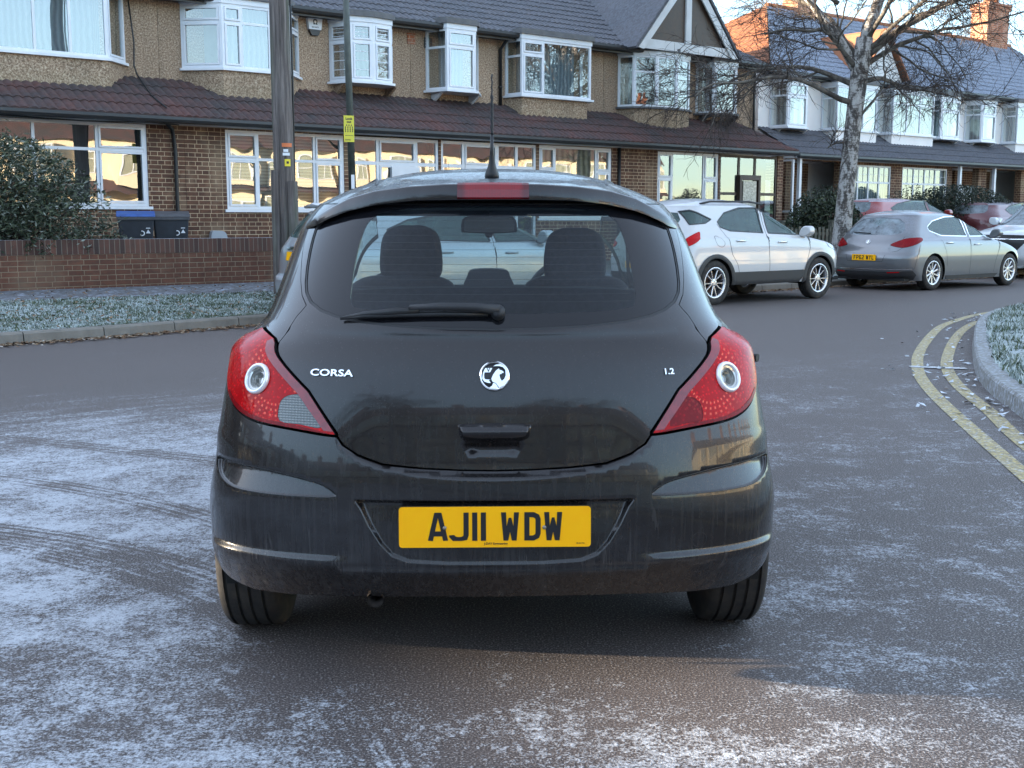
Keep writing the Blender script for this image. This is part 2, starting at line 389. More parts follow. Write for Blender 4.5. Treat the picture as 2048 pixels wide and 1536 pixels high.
# ------------------------------------------------------------------ lettering
def textmesh(txt,size,depth=.002,xs=1,bold=0,align='CENTER'):
    cu=bpy.data.curves.new('lettering','FONT'); cu.body=txt; cu.size=size; cu.extrude=depth/2; cu.offset=bold; cu.align_x=align; cu.align_y='CENTER'; cu.resolution_u=3
    ob=bpy.data.objects.new('lettering',cu); COL.objects.link(ob)
    dg=bpy.context.evaluated_depsgraph_get(); me=bpy.data.meshes.new_from_object(ob.evaluated_get(dg))
    bpy.data.objects.remove(ob); me.materials.clear()
    me.transform(Matrix.Diagonal((xs,1,1,1))); return me
GL={ # number plate glyphs, unit cell width 50 height 79, stroke 14: list of polylines
'A':[[(4,0),(21,79),(29,79),(46,0)],[(11,20),(39,20)]],
'J':[[(3,16),(3,14),(10,6),(18,4),(30,4),(40,8),(43,16),(43,79)]],
'1':[[(25,0),(25,79)]],
'W':[[(5,79),(13,0),(25,60),(37,0),(45,79)]],
'D':[[(10,7),(30,7),(40,12),(43,20),(43,59),(40,67),(30,72),(10,72)],[(12,0),(12,79)]],
'F':[[(10,0),(10,72),(46,72)],[(10,40),(38,40)]],
'P':[[(10,0),(10,72),(36,72),(43,66),(43,42),(36,35),(10,35)]],
'6':[[(43,60),(36,72),(14,72),(7,62),(7,14),(14,7),(36,7),(43,14),(43,34),(36,42),(8,42)]],
'2':[[(7,60),(14,72),(36,72),(43,64),(43,50),(8,16),(8,7),(46,7)]],
'Y':[[(6,79),(25,38),(44,79)],[(25,40),(25,0)]],
'L':[[(10,79),(10,7),(46,7)]]}
def plate_text(txt,cell=.05,h=.079,stroke=.0125,gap=.011,space=.033,depth=.0012,oned=.7):
    # returns MB in X (right), Z (up), Y=-depth outward, centred
    wid={'1':.014,' ':space-gap}; xs=[]; x=0
    for c in txt:
        wc=wid.get(c,cell); xs.append((x,wc)); x+=wc+gap
    tot=x-gap; out=[]; k=0
    for c,(x0,wc) in zip(txt,xs):
        if c==' ': continue
        mb=MB(); out.append(mb)
        if c=='W':
            poly=[(0,79),(7,0),(20,0),(25,24),(30,0),(43,0),(50,79),(36,79),(34.5,40),(28.5,64),(21.5,64),(15.5,40),(14,79)]
            Q=[Vector((x0-tot/2+px/50*wc,-depth,pz/79*h-h/2)) for px,pz in poly]; k+=1
            from mathutils.geometry import tessellate_polygon
            tr=tessellate_polygon([[Vector((q.x,q.z,0)) for q in Q]]); fs=[]
            for a_,b_,c_ in tr:
                ar=(Q[b_].x-Q[a_].x)*(Q[c_].z-Q[a_].z)-(Q[c_].x-Q[a_].x)*(Q[b_].z-Q[a_].z); fs.append((a_,b_,c_) if ar>0 else (a_,c_,b_))
            mb.add(Q,fs); continue
        sk_=stroke*(1.06 if c=='W' else 1.0)
        for pl in GL[c]:
            P=[np.array((x0-tot/2+(px/50*cell if c!='1' else wc/2),pz/79*h-h/2)) for px,pz in pl]
            hs=sk_/2; n=len(P); Lf=[];Rt=[]
            for i in range(n):
                d1=P[i]-P[i-1] if i>0 else P[1]-P[0]; d2=P[i+1]-P[i] if i<n-1 else d1
                d1=d1/np.hypot(*d1); d2=d2/np.hypot(*d2); nn=np.array((-(d1+d2)[1],(d1+d2)[0])); L=np.hypot(*nn); nn/=max(L,1e-6)
                sc=hs/max(.5,(nn@np.array((-d1[1],d1[0])))); Lf.append(P[i]+nn*sc); Rt.append(P[i]-nn*sc)
            k+=1; dd=depth+.00002*k
            cl=lambda q:(q[0],-dd,min(max(q[1],-h/2),h/2))
            vs=[cl(q) for q in Lf]+[cl(q) for q in Rt]
            mb.add(vs,[(i,n+i,n+i+1,i+1) for i in range(n-1)])
    return out
# ================================================================== HERO CAR: black hatchback seen from behind
M['corsapaint']=paint('black_brown_paint',(.012,.010,.0105),.3,.25,.20,(.16,.15,.145))
M['cglass']=glassmat('tinted_rear_glass',(.55,.64,.66),1.4,.03,(.25,.30,.38))
M['sideglass']=glassmat('side_glass',(.80,.88,.85),1.5,.03)
M['corsapaint'].node_tree.nodes['Principled BSDF'].inputs['Coat Weight'].default_value=.55
M['frit']=plain('glass_border',(.008,.008,.010),.10,coat=.15,spec=.35)
M['steelrim']=plain('steel_rim',(.05,.042,.036),.55,.5,var=.4,sc=25)
def redlens(name,col,dark=0):
    t=NT(name); oc=t.coord()
    v=t.vor(oc,95); b=t.vor(oc,33,1)
    v2=t.noise(oc,22,3)
    c=t.mix(t.rng(v,.0,.42,1,0),[x*.38 for x in col],col); c=t.mix(t.rng(v2,.35,.75,0,.55),c,[min(1,x*1.0) for x in (col[0]*.6,col[1]*.4,col[2]*.4)])
    x=t.sep(oc); dx=t.math('SUBTRACT',t.math('ABSOLUTE',x[0]),.612); dz=t.math('SUBTRACT',x[2],.864); r_=t.math('SQRT',t.math('ADD',t.math('MULTIPLY',dx,dx),t.math('MULTIPLY',dz,dz))); an=t.math('ARCTAN2',dz,dx)
    sp=t.math('MULTIPLY',t.rng(t.math('SINE',t.math('MULTIPLY',an,34)),.1,.8),t.rng(t.math('SINE',t.math('MULTIPLY',r_,420)),-.2,.7)); sp=t.math('MULTIPLY',sp,t.math('MULTIPLY',t.rng(r_,.052,.062),t.rng(r_,.115,.085)))
    c=t.mix(t.math('MULTIPLY',sp,.75-.6*dark),c,(1,.16,.09))
    t.P(Base_Color=c,Roughness=.2,Coat_Weight=.14,Specular_IOR_Level=.1,Normal=t.bump(v,.10,.004)); t.p.inputs['Subsurface Weight'].default_value=0
    return t.m
M['redlens']=redlens('red_lamp_lens',(.95,.006,.012))
M['redlens2']=redlens('dark_red_lens',(.42,.008,.016),1)
M['redborder']=plain('dark_red_border',(.20,.006,.012),.12,coat=.4,var=.3,sc=40)
t=NT('smoked_fog_lens'); oc=t.coord(); xx=t.sep(oc)
g1=t.math('SINE',t.math('MULTIPLY',xx[2],900)); g2=t.math('SINE',t.math('MULTIPLY',xx[0],700))
t.P(Base_Color=t.mix(t.rng(g1,-1,1,0,.8),(.03,.035,.033),(.16,.17,.155)),Roughness=.1,Coat_Weight=1,Normal=t.bump(t.math('ADD',g1,g2),.35,.002)); M['foglens']=t.m
t=NT('clear_lamp_lens'); t.P(Base_Color=(.42,.42,.40),Roughness=.12,Metallic=.6,Coat_Weight=1); M['clearlens']=t.m
M['lampring']=plain('lamp_ring',(.80,.80,.82),.2,.3,coat=1)
t=NT('plate_yellow'); oc=t.coord(); t.P(Base_Color=t.mix(t.noise(oc,30,3),(.98,.42,.002),(1.0,.50,.003)),Roughness=.45,Coat_Weight=.06,Specular_IOR_Level=.2); M['pyellow']=t.m
M['pblack']=plain('plate_black',(.012,.012,.015),.3)
t=NT('tyre_rubber'); oc=t.coord(); x=t.sep(oc)
n1=t.noise(oc,14,5,.6); t.P(Base_Color=t.mix(t.rng(n1,.4,.75),(.016,.015,.015),(.055,.045,.036)),Roughness=.85,Normal=t.bump(t.noise(oc,120,3),.3,.003)); M['tyre']=t.m
t=NT('rusty_hub'); oc=t.coord(); t.P(Base_Color=t.mix(t.noise(oc,25,5,.7),(.05,.03,.022),(.14,.07,.04)),Roughness=.8,Metallic=.2); M['hub']=t.m

def wheel_parts(parent,name_y,x,r,w,rrim,style,rimmat,side=1,steer=0):
    """one wheel: empty-less part 'wheel' (tyre mesh) with sub-parts; centre at (x,y,r). side=+1 right side of car"""
    c=Vector((x,name_y,r)); Mx=Matrix.Translation(c)@Matrix.Rotation(R(90)*side,4,'Y')   # lathe Z axis -> outward
    hw=w/2; tr=r
    prof=[(rrim-.005,-hw*.82),(rrim+.012,-hw*.96),(rrim+.05,-hw*1.0),(tr-.045,-hw*.97),(tr-.015,-hw*.90),(tr-.004,-hw*.78)]
    g=[-.52,-.46,-.12,-.06,.24,.30,.60,.66]
    for i in range(0,8,2): prof+=[(tr-.001,hw*g[i]-.002),(tr-.009,hw*g[i]),(tr-.009,hw*g[i+1]),(tr,hw*g[i+1]+.002)]
    prof+=[(tr-.004,hw*.78),(tr-.015,hw*.90),(tr-.045,hw*.97),(rrim+.05,hw*1.0),(rrim+.012,hw*.96),(rrim-.005,hw*.82)]
    ty=MB().lathe(prof,56,Mx); o=ty.build('wheel',M['tyre'],parent); auto_smooth(o,40)
    rb=MB().lathe([(rrim-.002,-hw*.85),(rrim-.02,-hw*.6),(rrim-.03,hw*.2),(rrim-.018,hw*.55),(rrim-.012,hw*.80),(rrim+.006,hw*.90),(rrim+.004,hw*.96),(rrim-.014,hw*.93),(rrim-.026,hw*.8)],48,Mx).build('rim',rimmat,o,True)
    sp=MB()
    zf=hw*.62
    if style=='steel':
        sp.lathe([(.0,zf*.5),(.05,zf*.5),(.07,zf*.62),(rrim*.55,zf*.75),(rrim*.75,zf*.5),(rrim-.022,zf*.9)],40,Mx)
    else:
        ns,dbl=style; 
        for k in range(ns):
            a0=2*math.pi*k/ns
            for q in ((-1,1) if dbl else (0,)):
                w0,w1=(.020,.016) if dbl else (.030,.042)
                a1=a0+q*.10*(1 if dbl else 0); a2=a0+q*(.26 if dbl else 0)
                pi=Vector((math.cos(a1),math.sin(a1),0))*.045; po=Vector((math.cos(a2),math.sin(a2),0))*(rrim-.012)
                dv=(po-pi).normalized(); pv=Vector((-dv.y,dv.x,0))
                vs=[]
                for (pp,ww,zz) in ((pi,w0,zf+.004),(po*.6,(w0+w1)/2,zf+.006),(po,w1,zf+.012)):
                    for sgn,dz in ((-1,-.03),(-1,-.004),(-.45,.004),(.45,.004),(1,-.004),(1,-.03)): vs.append(Mx@(pp+pv*ww*.5*sgn+Vector((0,0,zz+dz))))
                fs=[]
                for i in range(2):
                    for j in range(5): fs.append((i*6+j,i*6+j+1,(i+1)*6+j+1,(i+1)*6+j))
                sp.add(vs,fs)
        sp.lathe([(0,zf+.012),(.03,zf+.012),(.036,zf+.008),(.06,zf+.004),(.066,zf-.02)],28,Mx)
    s_=sp.build('spokes',rimmat,o); auto_smooth(s_,30)
    MB().lathe([(0,-hw*.1),(rrim*.62,-hw*.1),(rrim*.62,-hw*.25),(.0,-hw*.25)],32,Mx).build('brake_disc',M['hub'],o,False)
    MB().lathe([(rrim-.03,-hw*.3),(rrim*.7,-hw*.45),(.0,-hw*.45)],32,Mx).build('hub',M['hub'] if style=='steel' else M['black'],o,True)
    return o

def build_hero():
    car=thing('hatchback_car','black three-door hatchback seen from directly behind in the middle of the frosty road','car',(-.0463,3.115,0),R(1.5))
    WT=[(.20,.835),(.27,.842),(.32,.846),(.44,.848),(.48,.849),(.52,.846),(.56,.840),(.60,.832),(.64,.826),(.68,.824),(.72,.816),(.80,.804),(.90,.793),(.93,.787),(.955,.765),(.98,.728),(1.0,.704),(1.02,.695),(1.06,.678),(1.1,.666),(1.2,.638),(1.26,.619),(1.3,.604),(1.34,.578),(1.36,.56),(1.40,.53)]
    YR=[(.20,.12),(.27,.06),(.32,.025),(.38,.0),(.50,-.004),(.60,.002),(.70,.022),(.80,.05),(.90,.08),(.95,.10),(1.0,.125),(1.1,.175),(1.2,.235),(1.3,.30),(1.36,.345),(1.40,.38)]
    YF=[(.20,3.84),(.3,3.93),(.5,3.98),(.62,3.97),(.72,3.90),(.80,3.72),(.86,3.50),(.91,3.22),(.95,2.98),(1.0,2.84),(1.1,2.62),(1.2,2.38),(1.3,2.12),(1.36,1.97),(1.4,1.9)]
    DR=[(.2,.4),(.6,.40),(.8,.38),(.95,.42),(1.1,.46),(1.4,.5)]
    DF=[(.2,.7),(.7,.75),(.9,.7),(1.0,.45),(1.4,.32)]
    sh=Shell(WT,YR,YF,DR,DF,Lr=1.0,Ls=2.2,Lf=1.1)
    P=M['corsapaint']; AM=sh.Lr+sh.Ls+sh.Lf
    # --- outlines (surface coordinates: a along the body, z height)
    lamp_in=[(.426,.732),(.517,.842),(.600,.907),(.670,.964)]
    glass=[(0,1.006),(.142,1.008),(.299,1.014),(.432,1.024),(.525,1.037),(.588,1.051),(.642,1.073),(.674,1.099),(.692,1.127),(.708,1.168),(.722,1.215),(.731,1.255),(.735,1.285),(.70,1.325),(.60,1.352),(.45,1.366),(.30,1.374),(.15,1.377),(0,1.378)]
    hb=[(0,.6363),(.092,.638),(.193,.643),(.30,.653),(.366,.676),(.407,.701),(.424,.722)]
    fr=[(.656,1.066),(.688,1.092),(.718,1.134),(.741,1.176),(.762,1.215),(.778,1.249),(.796,1.298),(.80,1.36)]
    hs=[(.670,.964),(.683,.985),(.690,1.009),(.679,1.037),(.664,1.055)]
    hatch_half=hb+lamp_in+hs[1:]+fr+[(.0,1.36)]
    hatch=symm(hatch_half)
    def zb(a): return np.interp(np.abs(a),[0,.092,.193,.30,.366,.407,.43],[.6363,.638,.643,.653,.676,.701,.725])
    def zc(a): return np.interp(np.abs(a),[0,.1,.2,.305,.391,.43],[.607,.610,.618,.640,.676,.715])
    # hatch: lower part set in from the bumper, scoop for the fingers under the handle
    scoop=[(-.084,.714),(.084,.714),(.080,.700),(.066,.681),(.03,.675),(-.03,.675),(-.066,.681),(-.080,.700)]
    def hoff(a,z):
        a=np.asarray(a,float); o=-.024*(1-sstep(.63,.84,z))*(1-sstep(.30,.52,np.abs(a)))
        o=o-.006*sstep(-.018,.0,z-(.995+.05*np.abs(a)**2))*(1-sstep(1.02,1.06,z))*0
        ins=inpoly(a,z,scoop); d=polydist(a,z,scoop); o=o-np.where(ins,sstep(0,.010,d)*(.004+.016*np.clip((z-.675)/.04,0,1)),0)
        # soft swage under the glass
        o=o+.004*sstep(.985,1.0,z)*(1-sstep(1.0,1.012,z))*(np.abs(a)<.62)
        return o
    g=.0025
    glass_s=symm(glass)
    o=sh.panel('tailgate',inset(hatch,g),[glass_s],hoff,.022,.02,P,car,rimmat=M['black'])
    sh.panel('glass_seal',glass_s,[inset(densify(glass_s,.02),.007)],-.002,.02,.01,M['black'],o)
    gi=inset(densify(glass_s,.03),.008)
    clear=smoothpoly([(0,1.052),(.30,1.056),(.455,1.066),(.487,1.085),(.495,1.12),(.502,1.20),(.50,1.27),(.485,1.315),(.43,1.338),(.30,1.348),(.0,1.352),(-.30,1.348),(-.43,1.338),(-.485,1.315),(-.50,1.27),(-.502,1.20),(-.495,1.12),(-.487,1.085),(-.455,1.066),(-.30,1.056)])
    rg=sh.panel('rear_window',clear,[],-.004,.05,0,M['cglass'],o)
    sh.panel('window_border',gi,[clear],-.004,.03,.004,M['frit'],rg)
    hl=MB()
    for i in range(12):
        z=1.085+i*.0205; x0=.475
        A=np.linspace(-x0,x0,41); p0=sh.pos(A,np.full(41,z),-.006); p1=sh.pos(A,np.full(41,z+.0009),-.006)
        hl.add(list(p0)+list(p1),[(k,k+1,41+k+1,41+k) for k in range(40)])
    hl.build('heater_lines',plain('heater_wire',(.05,.035,.03),.5),rg)
    # --- handle
    hand=[(-.102,.757),(-.096,.764),(-.08,.768),(0,.7695),(.08,.768),(.096,.764),(.102,.757),(.093,.722),(.082,.714),(0,.7105),(-.082,.714),(-.093,.722)]
    def handoff(a,z): 
        base=hoff(a,z*0+.78); d=polydist(np.asarray(a,float),z,hand); edge=sstep(0,.012,d)
        return base-.006+edge*.004+.020*sstep(.769,.736,z)*edge*(1)-.012*sstep(.738,.716,z)
    sh.panel('tailgate_handle',inset(hand,.001),[],handoff,.006,.02,P,o)
    # --- badge
    bm_=sh.frame(0,.886,.004)@Matrix.Translation((0,0,0))
    bd=MB().lathe([(0,.002),(.0385,.002),(.0405,0)],48,Matrix(((1,0,0,0),(0,0,-1,0),(0,1,0,0),(0,0,0,1)))).build('badge',M['pblack'],o,True,bm_)
    K=.0415/535.
    def bz(pts,dep=.004,d0=.002):
        mb=MB(); poly=[((x-750)*K,(735-y)*K) for x,y in pts]
        from mathutils.geometry import tessellate_polygon
        tri=tessellate_polygon([[Vector((p[0],p[1],0)) for p in poly]]); n=len(poly)
        A=sum(poly[i][0]*poly[(i+1)%n][1]-poly[(i+1)%n][0]*poly[i][1] for i in range(n))
        if A<0: poly=poly[::-1]; tri=tessellate_polygon([[Vector((p[0],p[1],0)) for p in poly]])
        cx=sum(p[0] for p in poly)/n; cz=sum(p[1] for p in poly)/n
        ins=inset(poly,.0006)
        vs=[(p[0],-d0,p[1]) for p in poly]+[(p[0],-d0-dep,p[1]) for p in ins]
        fs=[]
        for t_ in tri:
            a,b,c=[poly[k] for k in t_]; ar=(b[0]-a[0])*(c[1]-a[1])-(c[0]-a[0])*(b[1]-a[1])
            fs.append(tuple(n+k for k in (t_ if ar>0 else t_[::-1])))
        fs+=[(i,(i+1)%n,n+(i+1)%n,n+i) for i in range(n)]
        return vs,fs
    em=MB()
    em.lathe([(.0355,.002),(.036,.0055),(.0385,.0075),(.041,.0055),(.0415,.0)],64,Matrix(((1,0,0,0),(0,0,-1,0),(0,1,0,0),(0,0,0,1))))
    em.add(*bz([(430,455),(690,455),(600,625),(410,625),(395,700),(400,820),(440,860),(600,870),(640,880),(560,900),(640,1010),(530,1000),(400,960),(310,850),(340,640),(390,520)],.0045))
    em.add(*bz([(915,460),(925,515),(1000,540),(1070,580),(1080,640),(1050,660),(1010,640),(1020,680),(950,690),(935,720),(960,830),(1010,915),(1090,850),(1140,730),(1130,540),(1050,440),(920,400),(800,400),(695,405),(800,335),(960,320),(1120,390),(1220,560),(1250,740),(1200,940),(1080,1090),(920,1180),(860,1100),(800,1010),(680,960),(640,870),(640,830),(700,690),(790,560)],.005))
    em.add(*bz([(700,980),(800,1010),(850,1090),(900,1180),(760,1210),(640,1190),(560,1150),(660,1090)],.003))
    em.build('emblem',M['chrome'],bd,False,bm_)
    
    vt=textmesh('V',.014,.001,1,.0004); vt.transform(bm_@Matrix.Translation(((540-750)*K,-.0078,(735-540)*K))@TXT); link('badge_letter',vt,M['pblack'],bd)
    ring=textmesh('VAUXHALL',.0045,.0006,1.0,.0001); ring.transform(Matrix.Translation((0,.0005,0)))
    for v in ring.vertices:
        a=-v.co.x/.0385*1.25; r=.0385+v.co.y; v.co.x,v.co.y=-r*math.sin(a),r*math.cos(a)
    ring.transform(bm_@Matrix.Translation((0,-.0078,0))@TXT); link('ring_lettering',ring,M['pblack'],bd)
    for txt,a0,z0,sz,xs in (('CORSA',-.4535,.890,.0265,1.45),('1.2',.4925,.8895,.0235,1.15)):
        m=textmesh(txt,sz,.003,xs,.0005); m.transform(sh.frame(a0,z0,.0035)@TXT); link('model_lettering',m,M['chrome'],o)
    # --- wiper
    wp=MB(); L1=[(.012,1.054,.030),(-.02,1.057,.034),(-.15,1.060,.034),(-.28,1.058,.031),(-.36,1.052,.026)]
    def wpt(l): return [tuple(sh.pos(np.array([a]),np.array([z]),oo)[0]) for a,z,oo in l]
    wp.tube(wpt([(.018,1.053,.026),(-.06,1.058,.030),(-.18,1.060,.030),(-.27,1.057,.026)]),[.015,.0125,.011,.009],10)
    wa=wp.build('wiper_arm',M['trim'],o,True)
    wb=MB(); bl=wpt([(-.02,1.045,.014),(-.15,1.046,.014),(-.30,1.043,.014),(-.42,1.037,.014),(-.497,1.029,.012)])
    wb.tube(bl,[.006,.008,.008,.007,.003],8); wb.tube(wpt([(-.24,1.054,.020),(-.33,1.049,.018),(-.42,1.042,.016),(-.497,1.031,.013)]),[.010,.011,.008,.003],8)
    wb.build('wiper_blade',M['black'],wa,True)
    cm=sh.frame(.014,1.05,.0)
    MB().lathe([(.0,.035),(.014,.034),(.019,.025),(.019,0)],24,cm@Matrix.Rotation(R(90),4,'X')).build('wiper_pivot',M['trim'],wa,True)
    # --- rear body (sides, pillars, bonnet) with openings
    ax_r,ax_f=.655,3.166; ra=.345
    def arch(y0): return [(y0+ra*math.cos(t_),.30+ra*math.sin(t_)) for t_ in np.linspace(0,2*math.pi,48,endpoint=False)]
    seam_low=[(.965,.795),(.90,.812),(.872,.835)]
    lamp_out=[(.868,.880),(.895,.92),(.925,.955),(.905,.975),(.83,.998),(.76,.985),(.700,.972)]
    def bump_side(sg): return sg
    rear_half=[(1.0,.20)]+[(sh.a_of_y(.34,z),z) for z in (.3,.6)]+[(.965,.795)]
    ro=[(1.02,.15),(1.02,.795)]+seam_low+[(.868,.880),(.893,.92),(.920,.955),(.905,.972),(.83,.997),(.76,.987),(.70,.975)]+hs[1:]+fr+[(.80,1.40)]
    L=2*AM; dom=[(-AM,.235),(AM,.235),(AM,1.36),(-AM,1.36)]
    # build domain as two halves joined over the rear opening: outline = bottom from side to front, up, and round the rear opening
    right=[(1.02,.235)]+[(a,.235) for a in np.arange(1.1,AM,.1)]+[(AM,.235),(AM,1.36)]+[(a,1.36) for a in np.arange(AM-.1,.85,-.1)]+[(.80,1.36)]
    back=list(reversed([(1.02,.795)]+seam_low+[(.868,.880),(.893,.92),(.920,.955),(.905,.972),(.83,.997),(.76,.987),(.70,.975)]+hs+fr))
    half=right+back[1:] if True else None
    for sg in (1,-1):
        def S(pts): return [(sg*a,z) for a,z in pts]
        qw=smoothpoly([(.68,1.02),(.78,1.16),(.90,1.28),(1.02,1.315),(1.32,1.335),(1.38,1.32),(1.38,1.02),(1.30,1.0),(.8,.995)],k=4)
        dw=[(1.44,.985),(1.44,1.335),(1.95,1.325),(2.15,1.25),(2.45,1.08),(2.55,1.0),(2.5,.965)]
        ws=[(3.28,1.0),(3.36,1.345),(4.4,1.345),(4.4,1.0)]
        Q=[sh.side(qw,1),sh.side(dw,1)]
        for nm,qq in (('rear_quarter_window',Q[0]),('door_window',Q[1])):
            sh.panel(nm,S(qq),[],-.006,.08,0,M['sideglass'],car)
        wso=[(AM-1.0,1.0),(AM-.98,1.03),(AM-.93,1.30),(AM-.88,1.345),(AM,1.345),(AM,.985),(AM-.5,.985)]
        arches=[]
        out=list(half)
        # arches cut as notches in the lower edge
        hol=[Q[0],Q[1]]
        b=[]
        zlo=.235
        pts=[]
        for y0 in (ax_r,ax_f):
            th0=math.asin((zlo-.30)/ra)
            pts.append([(sh.a_of_y(y0-ra*math.cos(t_),.30+ra*math.sin(t_)),.30+ra*math.sin(t_)) for t_ in np.linspace(th0,math.pi-th0,30)])
        low=[(x0,z0) for x0,z0 in pts[0] if x0>1.02 or z0>.3]
        # lower edge: start at bumper side
        rear_arch=[(max(1.0,a_),z_) for a_,z_ in pts[0]]
        o1=[(1.0,.60)] if False else []
        # first point of body: where the arch meets the bumper seam
        arch_r=[p for p in pts[0]]
        i0=next(i for i,p in enumerate(arch_r) if p[1]>.62)
        lower=arch_r[i0:]+[(a_,zlo) for a_ in np.arange(arch_r[-1][0]+.08,pts[1][0][0]-.02,.1)]+pts[1]+[(AM,zlo)]
        up=[(AM,.985)]+[(AM-.5,.985),(AM-1.0,1.0),(AM-.98,1.03),(AM-.93,1.30),(AM-.88,1.345),(AM,1.345),(AM,1.36)]+[(a_,1.36) for a_ in np.arange(AM-.1,.85,-.1)]+[(.80,1.36)]
        sideseam=[(arch_r[i0][0],arch_r[i0][1]),]
        body=lower+up+back[1:]
        # join bumper seam point to arch start
        sh.panel('body_side',S(body),[S(q) for q in hol],None,.04,.02,P,car,rimmat=M['black'])
        sh.panel('windscreen',S(wso),[],-.004,.08,0,M['sideglass'],car)
        # wheel liners
        for y0 in (ax_r,ax_f):
            ml=MB(); th=np.linspace(-.2,math.pi+.2,28); vs=[]
            for t_ in th: 
                for xx in (.80,.50): vs.append((sg*xx,y0+(ra+.004)*math.cos(t_),.30+(ra+.004)*math.sin(t_)))
            ml.add(vs,[(2*i,2*i+1,2*i+3,2*i+2) for i in range(27)]+[tuple([2*i+1 for i in range(28)])]); ml.build('wheel_arch_liner',M['liner'],car)
        # --- lamp
        lo=smoothpoly([(.426,.7245),(.465,.727),(.55,.737),(.664,.7485),(.731,.763),(.785,.785),(.830,.814)],False,4)+smoothpoly([(.830,.814),(.862,.850),(.872,.885),(.890,.92),(.912,.953)],False,4)[1:]+[(.900,.970),(.83,.994),(.76,.984),(.70,.973),(.672,.962)]+[(.600,.905),(.517,.840),(.4275,.7305)]
        loff=lambda a,z:.006*np.ones_like(a)
        lin=inset(densify(S(lo),.02),.003)
        inner=S([(.505,.747),(.56,.752),(.664,.763),(.728,.778),(.776,.800),(.816,.832),(.835,.865),(.845,.90),(.855,.93),(.80,.957),(.74,.955),(.685,.940),(.62,.890),(.56,.835),(.50,.762)])
        fogp=S([(.470,.744),(.53,.750),(.597,.757),(.603,.800),(.590,.820),(.565,.829),(.535,.827),(.50,.785)]) if sg<0 else S([(.480,.744),(.53,.749),(.578,.754),(.585,.783),(.576,.806),(.552,.819),(.522,.817),(.495,.78)])
        ra0=.688; rz0=.864
        ringp=[(sg*ra0+.0395*math.cos(t_),rz0+.042*math.sin(t_)) for t_ in np.linspace(0,2*math.pi,48,endpoint=False)]
        fog_s=smoothpoly(fogp,True,3)
        inner2=[p for p in inner]
        lamp=sh.panel('tail_lamp',lin,[fog_s,ringp],.005,.02,.02,M['redlens'],car,rimmat=M['black'],hole_rims=[.004,.004])
        tag(lamp,'red tail lamp with smoked grey lower lens' if sg<0 else 'red tail lamp with dark red lower lens')
        sh.panel('fog_lens',inset(fog_s,.0005),[],.004,.015,0,M['foglens'] if sg<0 else M['redlens2'],lamp)
        # dark red band along the inner edge
        band=S([(.4275,.731),(.517,.840),(.600,.905),(.672,.962),(.700,.972),(.715,.962),(.640,.900),(.553,.832),(.462,.733)])
        sh.panel('lamp_border',inset(band,.003),[],.0065,.02,.002,M['redborder'],lamp)
        lb=S([(.462,.733),(.447,.731),(.455,.7295),(.55,.7395),(.664,.751),(.731,.766),(.783,.788),(.826,.818),(.818,.824),(.775,.797),(.724,.776),(.660,.760),(.55,.749)])
        sh.panel('lamp_lower_border',lb,[],.0062,.02,.001,M['redlens2'],lamp)
        fm=sh.frame(sg*ra0,rz0,.004)@Matrix.Rotation(R(90),4,'X')@Matrix.Diagonal((.95,1.0,1,1))
        MB().lathe([(.0335,.004),(.0345,.010),(.038,.012),(.0425,.011),(.0455,.005),(.0455,0)],48,fm).build('lamp_ring',M['lampring'],lamp,True)
        lens=MB().lathe([(.0,-.020),(.012,-.018),(.014,-.008),(.018,-.012),(.020,-.004),(.026,-.006),(.028,.002),(.0345,.004)],40,fm); auto_smooth(lens.build('reflector_bowl',M['clearlens'],lamp),20)
    # --- bumper
    bo_half=[(0,.262),(.147,.263),(.352,.260),(.561,.246),(.69,.243),(.79,.262),(.835,.280)]
    ar=[(sh.a_of_y(ax_r-ra*math.cos(t_),.30+ra*math.sin(t_)),.30+ra*math.sin(t_)) for t_ in np.linspace(.12,1.3,16)]
    ar=[p for p in ar if p[1]<.62]+[arch_r[i0]]
    top=[(1.02,.795),(.965,.795),(.90,.812),(.872,.835),(.862,.845)]+[(a,z-.0) for a,z in reversed(smoothpoly([(.426,.7225),(.465,.725),(.55,.735),(.664,.7465),(.731,.761),(.785,.783),(.830,.812)],False,4))]+[(.424,.722)]
    bumper=bo_half+ar+top+[(a,z) for a,z in reversed(hb[:-1])]
    bumper=symm([p for p in bumper])
    platep=[(-.372,.5575),(.372,.5575),(.352,.53),(.327,.478),(.300,.43),(.270,.395),(.225,.377),(.12,.371),(-.12,.371),(-.225,.377),(-.270,.395),(-.300,.43),(-.327,.478),(-.352,.53)]
    swo=smoothpoly([(.845,.632),(.72,.629),(.61,.622),(.51,.607),(.45,.592),(.412,.562),(.50,.557),(.64,.557),(.74,.562),(.82,.585),(.86,.615)],True,3)
    swl=[(-a,z) for a,z in swo]
    def boff(a,z):
        a=np.asarray(a,float); z=np.asarray(z,float); A=np.abs(a); o=np.zeros_like(a)
        ins=inpoly(a,z,platep); d=polydist(a,z,platep)
        o=o-np.where(ins,sstep(0,.0145,d)*(.005+.021*np.clip((z-.375)/.18,0,1)),0)
        for q in (swo,swl):
            ins=inpoly(a,z,q); d=polydist(a,z,q); o=o-np.where(ins,sstep(0,.006,d)*(.003+.014*np.clip((z-.56)/.065,0,1)),.0)
        c=zc(a); b=zb(a); o=o-.028*sstep(0,1,(z-c)/np.maximum(b-c,.004))*(1-sstep(.33,.43,A))
        wl=sstep(.33,.45,A)*(1-sstep(.80,.92,A)); zl=.388-.012*sstep(.5,.9,A)*0
        o=o+.009*wl*(1-sstep(zl-.010,zl+.012,z))*sstep(.30,.375,z)
        o=o+.006*(1-sstep(.352,.366,z))*(A<.40)*sstep(.30,.35,z)
        return o
    cl=lambda q:list(q)+[q[0]]
